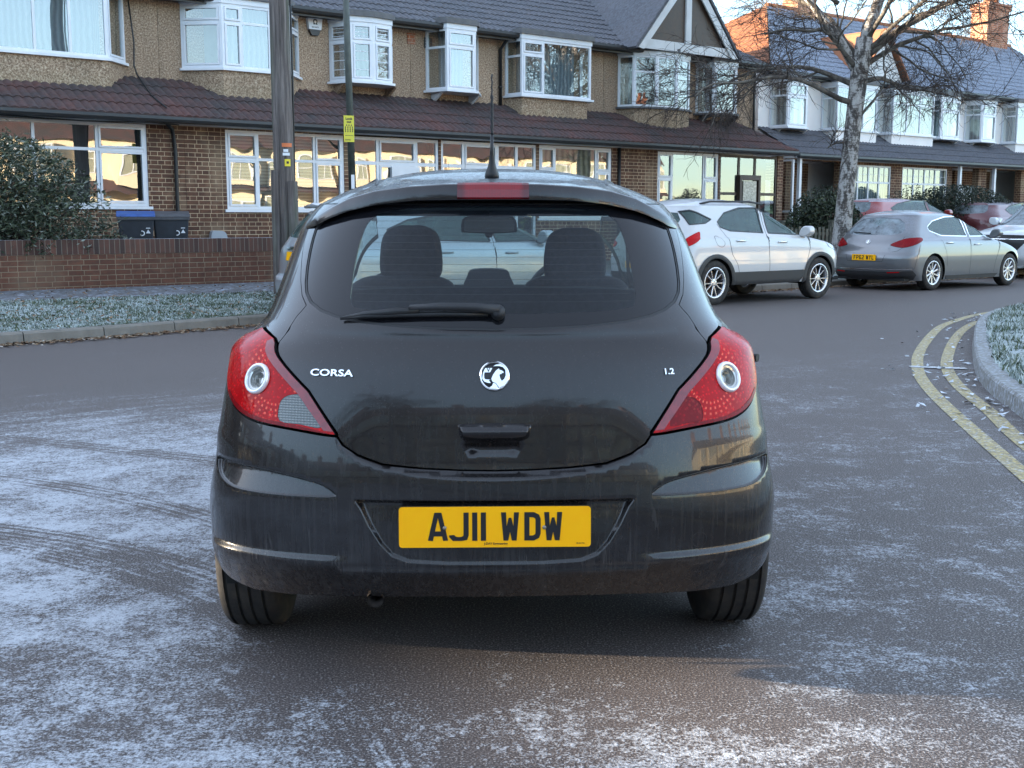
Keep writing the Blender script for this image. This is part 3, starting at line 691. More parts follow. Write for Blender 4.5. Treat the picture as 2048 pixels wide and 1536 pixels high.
    fe=[cl(platep),cl(inset(densify(platep,.02),.005)),cl(inset(densify(platep,.02),.010)),cl(inset(densify(platep,.02),.0145))]
    for q in (swo,swl): fe+=[cl(inset(densify(q,.01),d_)) for d_ in (.0,.003,.0065)]
    al=np.linspace(-.40,.40,60); fe+=[[(x,float(zc(x))) for x in al]]
    for zz in (.378,.3815,.385,.3885,.392,.396,.400):
        for sg in (1,-1): fe.append([(sg*x,zz) for x in np.linspace(.42,.97,40)])
    fe.append([(x,.359) for x in np.linspace(-.40,.40,50)])
    b=sh.panel('bumper',inset(bumper,g),[],boff,.0125,.03,P,car,feats=fe,rimmat=M['black'])
    # small details on the bumper
    for q,nm in ((swo,'s'),(swl,'t')):
        sh.strip('bumper_crease',[(x,z) for x,z in q]+[q[0]],.0022,lambda a,z:.0006+0*a,M['black'],b)
    cp=[(.545+.022*math.cos(t_),.425+.021*math.sin(t_)) for t_ in np.linspace(0,2*math.pi,30)]
    sh.strip('tow_cover_outline',cp,.0016,lambda a,z:boff(a,z)+.0006,M['black'],b,.01)
    # --- number plate
    pm=Matrix.Translation((0,-.012,.486))@Matrix.Rotation(R(-4),4,'X')
    rr=.009; pl=[]
    for cx,cz,a0 in ((.26-rr,.0555-rr,0),(-.26+rr,.0555-rr,90),(-.26+rr,-.0555+rr,180),(.26-rr,-.0555+rr,270)):
        for k in range(6): t_=R(a0+k*18); pl.append((cx+rr*math.cos(t_),cz+rr*math.sin(t_)))
    RX=Matrix(((1,0,0,0),(0,0,-1,0),(0,1,0,0),(0,0,0,1)))
    po=MB().prism(pl,0,.004,RX).build('number_plate',M['pyellow'],car,False,pm)
    MB().prism([(x*1.006,z*1.03) for x,z in pl],-.003,.001,RX).build('plate_surround',M['pblack'],po,False,pm)
    for tx in plate_text('AJ11 WDW',.049,.0775,.0138,.0095,.031): tx.build('plate_character',M['pblack'],po,False,pm@Matrix.Translation((.0015,-.004,.0015)))
    sm=textmesh('J-DAY Engineering',.0085,.0004,1.0,.00015); sm.transform(pm@Matrix.Translation((.002,-.0045,-.0455))@TXT); link('maker_lettering',sm,M['pblack'],po)
    sm=textmesh('BS AU 145e',.0045,.0004,1.0,.0001); sm.transform(pm@Matrix.Translation((.232,-.0045,-.0455))@TXT); link('small_print',sm,M['pblack'],po)
    for x in (-.137,.134): MB().lathe([(0,.0075),(.004,.007),(.006,.004)],16,pm@Matrix.Translation((x,0,-.002))@RX).build('plate_screw',plain('screw_cap',(.25,.22,.18),.4,.5) if x<0 else bpy.data.materials['screw_cap'],po,True)
    # --- exhaust, fuel flap bump stop
    MB().tube([(-.335,.30,.275),(-.335,.07,.257)],.024,20,False).tube([(-.335,.30,.275),(-.335,.072,.2575)],.021,20,False).build('exhaust_pipe',plain('exhaust_steel',(.12,.10,.09),.6,.5,var=.3),car,True)
    # --- roof, spoiler, stop lamp, aerial
    Z0,RISE,CY=1.36,.128,1.22
    t=NT('wet_black_roof'); oc=t.coord(); v=t.vor(oc,260); 
    dr=t.rng(v,.0,.32,1,0); t.P(Base_Color=(.012,.012,.014),Roughness=t.rng(t.noise(oc,60,4),.4,.7,.25,.5),Coat_Weight=.5,Specular_IOR_Level=.3,Normal=t.bump(dr,.6,.002)); t.set(t.p.inputs['Coat Normal'],t.bump(dr,.5,.002)); M['roof']=t.m
    rf=dome(sh,'roof',Z0,RISE,CY,M['roof'],car)
    def dp(a,r,off=0): return domepoint(sh,a,r,Z0,RISE,CY,2.6,off)
    N=97; AA=np.linspace(-.802,.802,N)
    zl=np.interp(np.abs(AA),[0,.164,.318,.483,.603,.682,.74,.802],[1.3677,1.3677,1.3667,1.3554,1.3353,1.3116,1.291,1.283])
    zu=np.interp(np.abs(AA),[0,.2,.36,.50,.60,.66,.72,.78,.802],[1.415,1.4135,1.407,1.395,1.375,1.352,1.328,1.303,1.292])
    secs=[]
    pr=.034*(1-(np.abs(AA)/.802)**4)+.003
    for a,z1,z2,q in zip(AA,zl,zu,pr):
        def sp(a,z,o,dy=0): 
            p=sh.base(np.array([a]),np.array([z]))[0]; return Vector((p[0],p[1]-o+dy,p[2]))
        w_=min(1,(z2-z1)/.045)
        L0=sp(a,z1+.004,-.01); L1=sp(a,z1,q); L2=sp(a,z1+.006*w_,q+.006*w_); 
        U0=L2+Vector((0,.004*w_,(z2-z1)*.5)); U1=Vector((L2.x*.997,L2.y+.012*w_,z2-.003*w_)); U2=Vector((L2.x*.995,L2.y+.018*w_,z2))
        D1=dp(a,.72,.004); mid=U2.lerp(D1,.45)+Vector((0,0,.006)); D1b=dp(a,.705,-.002)
        secs.append([L0,L1,L2,U0,U1,U2,mid,D1,D1b])
    vs=[p for s_ in secs for p in s_]; k=9; fs=[]
    for i in range(N-1):
        for j in range(5): fs.append((i*k+j,(i+1)*k+j,(i+1)*k+j+1,i*k+j+1))
    spo=MB().add(vs,fs).build('roof_spoiler',P,car,True); auto_smooth(spo,28)
    fs2=[]
    for i in range(N-1):
        for j in range(5,k-1): fs2.append((i*k+j,(i+1)*k+j,(i+1)*k+j+1,i*k+j+1))
    MB().add(vs,fs2).build('spoiler_top',M['roof'],spo,True)
    # high stop lamp
    q=[i for i in range(N) if abs(AA[i])<=.155]; vs=[]; 
    for i in q:
        L0,L1,L2,U0,U1,U2,mid,D1,_=secs[i]; o_=Vector((0,-.007,0))
        vs+=[L2+o_*.3+Vector((0,0,-.004)),L2+o_+Vector((0,0,.001)),U0+o_,U1+o_,U2+Vector((0,-.002,.003)),U2+Vector((0,.01,.002))]
    n=len(q); fs=[]
    for i in range(n-1):
        for j in range(5): fs.append((i*6+j,(i+1)*6+j,(i+1)*6+j+1,i*6+j+1))
    fs+=[tuple(range(5,-1,-1)),tuple(range((n-1)*6,n*6))]
    t=NT('stop_lamp_red'); oc=t.coord(); x=t.sep(oc); st=t.math('SINE',t.math('MULTIPLY',x[0],1400))
    ctr=t.rng(t.math('ABSOLUTE',x[0]),.075,.09,1,0); t.P(Base_Color=t.mix(ctr,(.09,.003,.006),t.mix(t.rng(st,-1,1),(.17,.004,.008),(.25,.005,.010))),Roughness=.15,Coat_Weight=.3); M['stop']=t.m
    MB().add(vs,fs).build('high_stop_lamp',M['stop'],spo)
    # roof side grooves and rails
    for sg in (1,-1):
        gr=MB(); pts=[]
        for r_,a_ in ((.86,.60),(.80,.66),(.74,.74),(.70,.85),(.74,1.1),(.80,1.5),(.82,2.0),(.80,2.5),(.72,2.9)):
            pts.append(dp(sg*a_,r_,.002))
        gr.tube(pts,.006,6); gr.build('roof_groove',M['black'],rf,True)
    pb=dp(.0,.66,0); 
    ab=MB().tube([pb+Vector((0,0,-.01)),pb+Vector((0,.0,.012)),pb+Vector((0,-.004,.035)),pb+Vector((0,-.012,.075)),pb+Vector((0,-.02,.13))],[.024,.021,.012,.0065,.0045],16)
    ae=ab.build('aerial',M['black'],car,True)
    rod=[pb+Vector((.0009*math.sin(i*1.9),-.02-.0006*i*1.6,.13+.0075*i)) for i in range(25)]
    MB().tube(rod,[.0040+.0014*(i%3==0) if i<16 else .0024 for i in range(25)],8).build('aerial_rod',M['trim'],ae,True)
    # --- floor, interior
    MB().box(-.55,.55,.12,3.7,.275,.30).build('underbody',M['liner'],car)
    MB().box(-.62,.62,.62,.66,.18,.23).tube([(-.7,.655,.29),(.7,.655,.29)],.03,10).build('rear_axle',M['hub'],car)
    inn=MB().box(-.66,.66,.30,2.9,.30,.34).box(-.60,.60,.22,.75,.90,.925)
    inn.build('parcel_shelf',M['interior'],car)
    def seat(nm,x0,x1,y,ztop,zh,hx,hw,mat):
        s=MB(); n=16
        # backrest: rounded slab
        prof=smoothpoly([(x0,.45),(x0-.01,.8),(x0+.01,ztop-.09),(x0+.07,ztop-.015),((x0+x1)/2,ztop),(x1-.07,ztop-.015),(x1-.01,ztop-.09),(x1+.01,.8),(x1,.45)],False,5)
        m=Matrix(((1,0,0,0),(0,0,1,y),(0,1,0,0),(0,0,0,1)))
        s.prism(prof,-.06,.06,m); so_=s.build(nm,mat,car); auto_smooth(so_,40)
        md=so_.modifiers.new('b','BEVEL'); md.width=.03; md.segments=3; md.limit_method='ANGLE'
        for cx in hx:
            hp=smoothpoly([(cx-hw*.98,zh-.20),(cx-hw,zh-.11),(cx-hw*.86,zh-.035),(cx-hw*.45,zh-.003),(cx,zh),(cx+hw*.45,zh-.003),(cx+hw*.86,zh-.035),(cx+hw,zh-.11),(cx+hw*.98,zh-.20),(cx+hw*.6,zh-.225),(cx-hw*.6,zh-.225)],True,4)
            h=MB().prism(hp,-.04,.04,m@Matrix.Translation((0,0,0))); ho=h.build('headrest',mat,so_); md=ho.modifiers.new('b','BEVEL'); md.width=.025; md.segments=3; md.limit_method='ANGLE'; auto_smooth(ho,40)
            for q_ in (-.06,.06): MB().tube([(cx+q_,y,ztop-.05),(cx+q_,y,zh-.15)],.006,8).build('headrest_post',M['chrome'],so_)
        return so_
    seat('front_seat',-.60,-.12,1.80,1.085,1.288,[-.325],.127,M['seatfab'])
    seat('front_seat',.12,.60,1.80,1.085,1.278,[.355],.127,M['seatfab'])
    seat('rear_seat',-.62,.62,.88,1.085,1.10,[],.1,M['seatfab'])
    MB().prism([(-.60,.55),(-.60,.90),(-.3,.97),(.0,.985),(.3,.97),(.60,.90),(.60,.55)],-.2,.12,Matrix(((1,0,0,0),(0,0,1,2.52),(0,1,0,0),(0,0,0,1)))).build('dashboard',M['interior'],car)
    dd=MB().prism(smoothpoly([(-.105,.98),(-.10,1.05),(-.07,1.08),(.07,1.08),(.10,1.05),(.105,.98)],True,4),0,.12,Matrix(((1,0,0,0.0),(0,0,1,2.40),(0,1,0,0),(0,0,0,1)))).build('display_pod',M['interior'],car); auto_smooth(dd)
    sw=[]; 
    for i in range(41): t_=2*math.pi*i/40; sw.append((.365+.188*math.cos(t_),2.22+.07*math.sin(t_),.945+.175*math.sin(t_)))
    MB().tube(sw,.015,10,False).build('steering_wheel',M['black'],car,True)
    mp=smoothpoly([(-.12,-.028),(-.105,.030),(0,.034),(.105,.030),(.12,-.028),(.10,-.036),(0,-.04),(-.10,-.036)],True,4)
    mo=MB().prism(mp,0,.03,Matrix(((1,0,0,.0),(0,0,1,2.02),(0,1,0,1.292),(0,0,0,1)))).tube([(0,2.04,1.26),(.0,2.06,1.25)],.02,8).tube([(.0,2.04,1.30),(.0,2.10,1.38)],.012,8).build('interior_mirror',M['black'],car)
    MB().prism([(x*.9,z*.86) for x,z in mp],0,.002,Matrix(((1,0,0,.0),(0,0,1,2.017),(0,1,0,1.292),(0,0,0,1)))).build('mirror_glass',plain('dark_mirror',(.16,.16,.17),.15,1),mo)
    # headlining
    hv=[];hf=[]; L_=sh.Lr+sh.Ls+sh.Lf; a=np.linspace(-L_,L_,80,endpoint=False); O=sh.base(a,np.full(80,1.355))
    for k_,(r_,dz) in enumerate(((.93,-.005),(.8,.035),(.5,.07),(.0,.075))):
        for o_ in O: hv.append((o_[0]*r_,CY+(o_[1]-CY)*r_,1.355+dz))
    for k_ in range(3):
        for i in range(80): j=(i+1)%80; hf.append((k_*80+i,k_*80+j,(k_+1)*80+j,(k_+1)*80+i))
    MB().add(hv,hf).build('headlining',M['headlin'],car,True)
    for sg in (1,-1):
        MB().box(sg*.63-.02,sg*.63+.02,.7,2.75,.35,.95).build('door_trim',M['interior'],car)
    # --- wheels and mirrors
    for sg in (1,-1):
        wheel_parts(car,ax_r,sg*.757,.302,.198,.195,'steel',M['steelrim'] ,sg)
        wheel_parts(car,ax_f,sg*.735,.302,.188,.195,'steel',M['black'],sg)
        mm=MB().prism(smoothpoly([(0,0),(.015,.10),(.06,.12),(.10,.105),(.105,.03),(.06,-.01)],True,4),0,.09,Matrix(((sg,0,0,sg*.80),(0,0,1,2.25),(0,1,0,.98),(0,0,0,1))))
        mo=mm.build('door_mirror',P,car); auto_smooth(mo)
        dh=MB().tube([(sg*.79,1.62,.80),(sg*.815,1.66,.802),(sg*.815,1.78,.802),(sg*.79,1.82,.80)],.012,8).build('door_handle',P,car,True)
        MB().box(sg*.795-.003,sg*.795+.003,1.42,1.426,.30,.97).build('door_gap',M['black'],car)
    MB().tube([(.80,.52,.885),(.825,.50,.885)],.013,10).build('fuel_flap_stop',M['black'],car)
    return car,sh
HERO,HSH=build_hero()
from mathutils import noise as mnoise
TRACKS=[(-3.48,1.65,3.34),(-3.45,1.60,3.52),(-4.37,1.82,4.44),(-20.6,-32.8,43.5),(-4.2,.4,4.75)]
# ================================================================== SETTING: road, verges, kerbs, markings
def frost_cols(t,oc):
    return t.mix(t.noise(oc,40,3,.6),(.44,.47,.52),(.66,.68,.71))
def circ_dist(t,X,Y,cx,cy,r):
    dx=t.math('SUBTRACT',X,cx); dy=t.math('SUBTRACT',Y,cy)
    return t.math('ABSOLUTE',t.math('SUBTRACT',t.math('SQRT',t.math('ADD',t.math('MULTIPLY',dx,dx),t.math('MULTIPLY',dy,dy))),r))
t=NT('frosty_asphalt'); oc=t.coord(); x,y,z=t.sep(oc)[:3]
nn=t.math('ADD',t.math('MULTIPLY',x,-.616),t.math('MULTIPLY',y,.788)); ss=t.math('ADD',t.math('MULTIPLY',x,.788),t.math('MULTIPLY',y,.616))
agg=t.vor(oc,150); agg2=t.noise(oc,150,3,.6); big=t.noise(oc,.5,4,.6)
acol=t.ramp(agg2,[(.34,(.025,.021,.020)),(.47,(.068,.056,.052)),(.58,(.145,.122,.114)),(.68,(.44,.41,.38))])
lanes=t.noise(t.mapv(t.comb(ss,nn,0),(.12,1.3,1)),1,4,.6)
acol=t.mix(t.rng(lanes,.35,.7,.0,.45),acol,(.12,.100,.094))
# how much frost lies where
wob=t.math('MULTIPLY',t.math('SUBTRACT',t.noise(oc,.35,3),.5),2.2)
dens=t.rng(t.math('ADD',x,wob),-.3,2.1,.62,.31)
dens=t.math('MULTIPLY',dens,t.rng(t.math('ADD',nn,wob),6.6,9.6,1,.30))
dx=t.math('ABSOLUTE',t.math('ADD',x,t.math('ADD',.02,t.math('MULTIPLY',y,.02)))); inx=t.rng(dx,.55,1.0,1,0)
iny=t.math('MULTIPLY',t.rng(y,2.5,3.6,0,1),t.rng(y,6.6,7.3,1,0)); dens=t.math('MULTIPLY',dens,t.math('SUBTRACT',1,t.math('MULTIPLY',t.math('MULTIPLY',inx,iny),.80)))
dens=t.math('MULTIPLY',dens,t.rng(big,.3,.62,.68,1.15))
# tyre tracks
trk=None
for cx,cy,r in TRACKS:
    d_=circ_dist(t,x,y,cx,cy,r); m_=t.rng(d_,.06,.11,1,0)
    m_=t.math('MULTIPLY',m_,t.rng(t.math('SINE',t.math('MULTIPLY',d_,150)),-.6,.9,1,.15)); trk=m_ if trk is None else t.math('MAXIMUM',trk,m_)
dens=t.math('MULTIPLY',dens,t.math('SUBTRACT',1,t.math('MULTIPLY',trk,t.rng(t.noise(oc,3,3),.3,.6,.18,.5))))
n_a=t.noise(oc,3.2,6,.68,dist=.25); n_b=t.noise(oc,22,5,.72); n_c=t.noise(oc,75,4,.75)
n_s=t.noise(t.mapv(t.comb(ss,nn,0),(.9,5.5,1)),1,6,.72)
far=t.rng(nn,5,8.5,0,1)
f=t.math('ADD',t.math('MULTIPLY',t.mix(far,n_a,n_s),.31),t.math('ADD',t.math('MULTIPLY',n_b,.29),t.math('MULTIPLY',n_c,.40)))
fm=t.rng(t.math('SUBTRACT',f,t.math('SUBTRACT',.665,t.math('MULTIPLY',dens,.30))),-.045,.060,0,1)
spk=t.rng(t.vor(oc,120),.18,.02,0,1); fm=t.math('MAXIMUM',fm,t.math('MULTIPLY',t.math('MULTIPLY',spk,t.rng(dens,.1,.5,.1,.75)),t.rng(n_b,.45,.6)))
fm=t.math('MULTIPLY',fm,t.rng(agg,.0,.45,.55,1)); fm=t.math('MULTIPLY',fm,.85)
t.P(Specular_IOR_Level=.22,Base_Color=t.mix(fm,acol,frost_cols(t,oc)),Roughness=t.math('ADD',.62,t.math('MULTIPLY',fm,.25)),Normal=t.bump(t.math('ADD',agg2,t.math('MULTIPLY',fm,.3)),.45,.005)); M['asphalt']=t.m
road=MB().add([(-500,-400,0),(600,-400,0),(600,900,0),(-500,900,0)],[(0,1,2,3)]).build('road',M['asphalt']); tag(road,kind='structure')

KL=[(-22,11.2),(-12,11.9),(-4,12.5),(3.3,13.05),(5.05,13.30),(6.6,13.58),(9.5,13.9),(13.4,14.2),(19.7,14.5),(26,14.7),(40,14.9),(90,15.2)]
KLs=[tuple(q) for q in smoothpoly(KL,False,8)]
def kn(s): return float(np.interp(s,[p[0] for p in KLs],[p[1] for p in KLs]))
def gz(s,n):   # ground height of verge, pavement, gardens
    k=kn(s); return .115+max(0,min(1,(n-k)/(17-k)))*.225+max(0,min(1,(n-17.1)/2.5))*.06
t=NT('kerb_concrete'); oc=t.coord(); t.P(Base_Color=t.mix(t.noise(oc,7,6,.7),(.10,.09,.075),(.26,.24,.21)),Roughness=.85,Normal=t.bump(t.noise(oc,60,4),.4,.004)); M['kerb']=t.m
t=NT('frosty_kerb'); oc=t.coord(); fz=t.rng(t.noise(oc,25,5,.7),.47,.66); t.P(Base_Color=t.mix(fz,t.mix(t.noise(oc,5,5),(.13,.125,.115),(.26,.255,.24)),(.38,.42,.47)),Roughness=.85,Normal=t.bump(t.noise(oc,60,4),.4,.004)); M['kerb2']=t.m
t=NT('mortar_gap'); t.P(Base_Color=(.05,.05,.045),Roughness=.9); M['gap']=t.m
def kerb(name,line,left,mat,stone=.91,wd=.145,h=.12):
    # line = world xy points along the kerb face; 'left' = +1 kerb top lies to the left of travel
    P=[Vector((p[0],p[1],0)) for p in line]; cum=[0]
    for i in range(1,len(P)): cum.append(cum[-1]+(P[i]-P[i-1]).length)
    def at(d):
        i=min(max(int(np.searchsorted(cum,d))-1,0),len(P)-2); return P[i].lerp(P[i+1],(d-cum[i])/max(cum[i+1]-cum[i],1e-6))
    mb=MB(); d=0
    def sec(d):
        p=at(d); tt=(at(min(d+.05,cum[-1]))-at(max(d-.05,0))).normalized(); nrm=Vector((-tt.y,tt.x,0))*left
        return [p+nrm*.0+Vector((0,0,-.05)),p+Vector((0,0,0))+nrm*.0,p+nrm*.012+Vector((0,0,h-.02)),p+nrm*.03+Vector((0,0,h)),p+nrm*wd+Vector((0,0,h+.002)),p+nrm*wd+Vector((0,0,-.05))]
    while d<cum[-1]-.1:
        e=min(d+stone,cum[-1]); k=max(1,int((e-d)/.3)); vs=[];fs=[]
        for j in range(k+1): vs+=sec(d+.006+(e-d-.012)*j/k)
        for j in range(k):
            for i in range(5):
                q=(j*6+i,(j+1)*6+i,(j+1)*6+i+1,j*6+i+1); fs.append(q[::-1] if left>0 else q)
        fs+=[(0,1,2,3,4,5),tuple(k*6+i for i in (5,4,3,2,1,0))]
        mb.add(vs,fs); d=e
    o=mb.build(name,mat); return tag(o,kind='structure')
def street_line(s0,s1,ds,nf): return [tuple(SN(s,nf(s))[:2]) for s in np.arange(s0,s1+.01,ds)]
kerb('kerb',street_line(-20,80,.45,kn),1,M['kerb'])
def strip_sheet(name,s0,s1,ds,n0,n1,nn,mat,dz=0,kind='structure'):
    ss_=np.arange(s0,s1+.01,ds); vs=[];fs=[]
    for s in ss_:
        a=n0(s) if callable(n0) else n0; b=n1(s) if callable(n1) else n1
        for j in range(nn+1): n=a+(b-a)*j/nn; vs.append(SN(s,n,gz(s,n)+dz))
    w_=nn+1
    for i in range(len(ss_)-1):
        for j in range(nn): fs.append((i*w_+j,(i+1)*w_+j,(i+1)*w_+j+1,i*w_+j+1))
    o=MB().add(vs,fs).build(name,mat,None,True)
    if kind: tag(o,kind=kind)
    return o
def grassmat(name,fr):
    t=NT(name); oc=t.coord(); a=t.noise(oc,3,5,.7); b=t.noise(oc,38,4,.7)
    g=t.ramp(b,[(.3,(.020,.030,.014)),(.5,(.045,.065,.026)),(.7,(.085,.10,.045))])
    t.P(Base_Color=t.mix(t.math('MULTIPLY',t.rng(t.math('ADD',t.math('MULTIPLY',a,.5),t.math('MULTIPLY',b,.5)),.62-fr*.25,.72-fr*.25),.85),g,(.46,.51,.53)),Roughness=.9,Normal=t.bump(b,.8,.02)); return t.m
M['turf']=grassmat('verge_turf',.62); M['turf2']=grassmat('frosted_turf',.75)
verge_n=lambda s: kn(s)+.145
strip_sheet('verge',-20,60,.5,verge_n,15.9,5,M['turf'])
t=NT('pavement_tarmac'); oc=t.coord(); t.P(Base_Color=t.mix(t.rng(t.noise(oc,9,6,.75),.5,.68),t.mix(t.noise(oc,120,2),(.06,.06,.062),(.15,.15,.155)),(.34,.38,.45)),Roughness=.85,Normal=t.bump(t.noise(oc,150,2),.4,.004)); M['pave']=t.m
strip_sheet('pavement',-20,60,.5,15.9,17.0,2,M['pave'],.004)
t=NT('front_garden_ground'); oc=t.coord(); t.P(Base_Color=t.mix(t.noise(oc,4,6,.7),(.06,.055,.045),(.16,.15,.13)),Roughness=.9); M['garden']=t.m
strip_sheet('garden_ground',-20,60,1.0,17.0,21.5,3,M['garden'])
# grass blades -----------------------------------------------------
def blades(name,label,pts,zf,mats,rnd,h=(.03,.075),w_=(.006,.013),frost=.5):
    vs=[];fs=[];mi=[]
    for (x,y) in pts:
        z=zf(x,y); n=rnd.randint(2,4); fp=frost+.42*mnoise.noise(Vector((x*1.7,y*1.7,0)))+.3*mnoise.noise(Vector((x*6,y*6,3)))
        if mnoise.noise(Vector((x*2.3,y*2.3,9)))>.38: continue
        for _ in range(n):
            a=rnd.random()*6.283; hh=rnd.uniform(*h); ww=rnd.uniform(*w_); l=rnd.uniform(.2,1.3)*hh; b=len(vs)
            px,py=x+rnd.uniform(-.02,.02),y+rnd.uniform(-.02,.02); ca,sa=math.cos(a),math.sin(a)
            vs+=[(px-ca*ww,py-sa*ww,z-.01),(px+ca*ww,py+sa*ww,z-.01),(px-sa*l+ca*ww*.3,py+ca*l+sa*ww*.3,z+hh*rnd.uniform(.4,1))]
            fs.append((b,b+1,b+2)); mi.append(1 if rnd.random()<fp else 0)
    me=bpy.data.meshes.new(name); me.from_pydata(vs,[],fs)
    for m_ in mats: me.materials.append(m_)
    me.polygons.foreach_set('material_index',mi); me.update()
    return tag(link(name,me),kind='stuff',label=label)
t=NT('grass_blade'); oc=t.coord(); t.P(Base_Color=t.mix(t.noise(oc,9,3),(.028,.045,.016),(.085,.115,.045)),Roughness=.7); M['gb']=t.m
t=NT('frosted_blade'); oc=t.coord(); t.P(Base_Color=t.mix(t.noise(oc,14,3),(.27,.33,.30),(.55,.60,.60)),Roughness=.8); M['gf']=t.m
rnd=random.Random(5); pts=[]
for _ in range(21000):
    s=rnd.uniform(-1,12); k=verge_n(s); n=rnd.uniform(k,15.9); p=SN(s,n)
    pts.append((p.x,p.y))
def vz(x,y): v=Vector((x,y,0)); return gz(v.dot(D2),v.dot(N2))
blades('grass','short frosted grass on the verge',pts,vz,[M['gb'],M['gf']],rnd,(.014,.042),(.005,.012),frost=.5)
# right-hand island ------------------------------------------------
KR=[(-4.5,-14),(-.6,-7),(1.3,-1),(2.1,2.2),(2.55,4.2),(2.95,5.9),(3.38,7.64),(3.52,8.3),(3.69,9.05),(3.97,9.97),(4.43,11.23),(5.12,13.0),(5.75,14.48),(6.26,15.43),(6.82,16.25),(7.6,16.95),(9.2,18.3),(14,22.1),(24,29.9),(40,42.4)]
KRs=smoothpoly(KR,False,6)
kerb('island_kerb',KRs,-1,M['kerb2'],.91,.15,.125)
inn_=[]
for i,p in enumerate(KRs):
    a=np.array(KRs[max(i-1,0)]); b=np.array(KRs[min(i+1,len(KRs)-1)]); d_=(b-a)/np.hypot(*(b-a)); inn_.append((p[0]+d_[1]*.15,p[1]-d_[0]*.15))
vs=[];fs=[]
for i,(p,q) in enumerate(zip(KRs,inn_)):
    vs+=[(q[0],q[1],.122),(q[0]+.9,q[1]-.9*.6,.15),(q[0]+9,q[1]-6,.17)]
for i in range(len(KRs)-1):
    for j in range(2): fs.append((i*3+j,i*3+j+1,(i+1)*3+j+1,(i+1)*3+j))
tag(MB().add(vs,fs).build('island_verge',M['turf2'],None,True),kind='structure')
pts=[]
for _ in range(9000):
    i=rnd.randrange(64,len(KRs)-22) if rnd.random()<.3 else rnd.randrange(34,94); i=min(i,len(inn_)-2)
    q=inn_[i]; q2=inn_[i+1]; u=rnd.random(); w_=rnd.random()**1.3*2.2; pts.append((q[0]+(q2[0]-q[0])*u+w_*.85,q[1]+(q2[1]-q[1])*u-w_*.5))
blades('grass','frosted grass on the corner island',pts,lambda x,y:.14,[M['gb'],M['gf']],rnd,(.02,.06),(.005,.01),.55)
# road markings ----------------------------------------------------
t=NT('worn_yellow_paint'); oc=t.coord(); wn=t.rng(t.noise(oc,45,5,.75),.38,.60); fz=t.rng(t.noise(oc,26,6,.75),.52,.66,0,.8)
t.P(Base_Color=t.mix(fz,t.mix(wn,(.52,.40,.14),(.15,.14,.12)),(.60,.62,.66)),Roughness=.75,Normal=t.bump(t.vor(oc,150),.4,.004)); M['yline']=t.m
t=NT('worn_white_paint'); oc=t.coord(); t.P(Base_Color=t.mix(t.rng(t.noise(oc,40,5,.75),.4,.6),(.62,.64,.66),(.2,.2,.2)),Roughness=.7); M['wline']=t.m
def rib(name,line,wd,mat,z=.004,side=1):
    P=[Vector((p[0],p[1],z)) for p in smoothpoly(line,False,6)]; vs=[]
    for i,p in enumerate(P):
        t_=(P[min(i+1,len(P)-1)]-P[max(i-1,0)]).normalized(); n_=Vector((t_.y,-t_.x,0))*side; vs+=[p,p+n_*wd]
    return tag(MB().add(vs,[(2*i,2*i+1,2*i+3,2*i+2) for i in range(len(P)-1)]).build(name,mat),kind='structure')
Y1=[(-1.5,-8),(.9,-1.5),(1.75,2.0),(2.17,4.0),(2.40,4.9),(2.58,5.85),(2.80,7.05),(3.10,8.6),(3.37,9.75),(3.63,10.6),(3.93,11.45),(4.41,12.63),(5.11,14.21),(5.62,15.15),(6.49,16.45),(7.6,17.6),(10.5,20.1),(18,26.2),(30,35.5)]
Y2=[(-1.2,-8.1),(1.2,-1.6),(2.05,1.9),(2.47,3.9),(2.70,5.2),(2.88,6.35),(3.05,7.2),(3.24,8.0),(3.43,8.95),(3.62,9.72),(3.86,10.5),(4.20,11.4),(4.78,12.8),(5.40,14.15),(6.04,15.30),(6.9,16.45),(7.9,17.35),(10.8,19.75),(18.3,25.85),(30.3,35.1)]
rib('yellow_line',Y1,.105,M['yline']); rib('yellow_line',Y2,.105,M['yline'])
tag(MB().add([(3.56,10.42,.008),(4.02,10.28,.008),(4.04,10.40,.008),(3.58,10.54,.008)],[(0,1,2,3)]).build('white_tick_mark',M['wline']),kind='structure')
# fallen leaves ----------------------------------------------------
t=NT('dead_leaf'); oc=t.coord(); t.P(Base_Color=t.ramp(t.noise(oc,9,2),[(.3,(.05,.028,.016)),(.5,(.16,.085,.04)),(.62,(.25,.19,.12)),(.75,(.42,.42,.42))]),Roughness=.85); M['leaf']=t.m
def leaves(name,label,pts,z):
    vs=[];fs=[]
    for x,y in pts:
        a=rnd.random()*6.283; r=rnd.uniform(.018,.042); b=len(vs); ca,sa=math.cos(a)*r,math.sin(a)*r; zz=(z(x,y) if callable(z) else z)
        vs+=[(x-ca,y-sa,zz+rnd.uniform(.002,.012)),(x+sa*.55,y-ca*.55,zz+rnd.uniform(.002,.02)),(x+ca,y+sa,zz+rnd.uniform(.004,.03)),(x-sa*.55,y+ca*.55,zz+rnd.uniform(.002,.02))]; fs.append((b,b+1,b+2,b+3))
    me=bpy.data.meshes.new(name); me.from_pydata(vs,[],fs); me.materials.append(M['leaf']); return tag(link(name,me),kind='stuff',label=label)
pts=[]
for _ in range(7500):
    s=rnd.uniform(-1,27); n=kn(s)-.02-abs(rnd.gauss(0,.13)); p=SN(s,n); pts.append((p.x,p.y))
leaves('fallen_leaves','brown leaves lying along the gutter',pts,.004)
pts=[]
for _ in range(2600):
    s=rnd.uniform(-1,26); n=rnd.uniform(kn(s),16.5); p=SN(s,n); pts.append((p.x,p.y))
leaves('fallen_leaves','brown leaves scattered on the verge',pts,lambda x,y:vz(x,y)+.03)
pts=[]
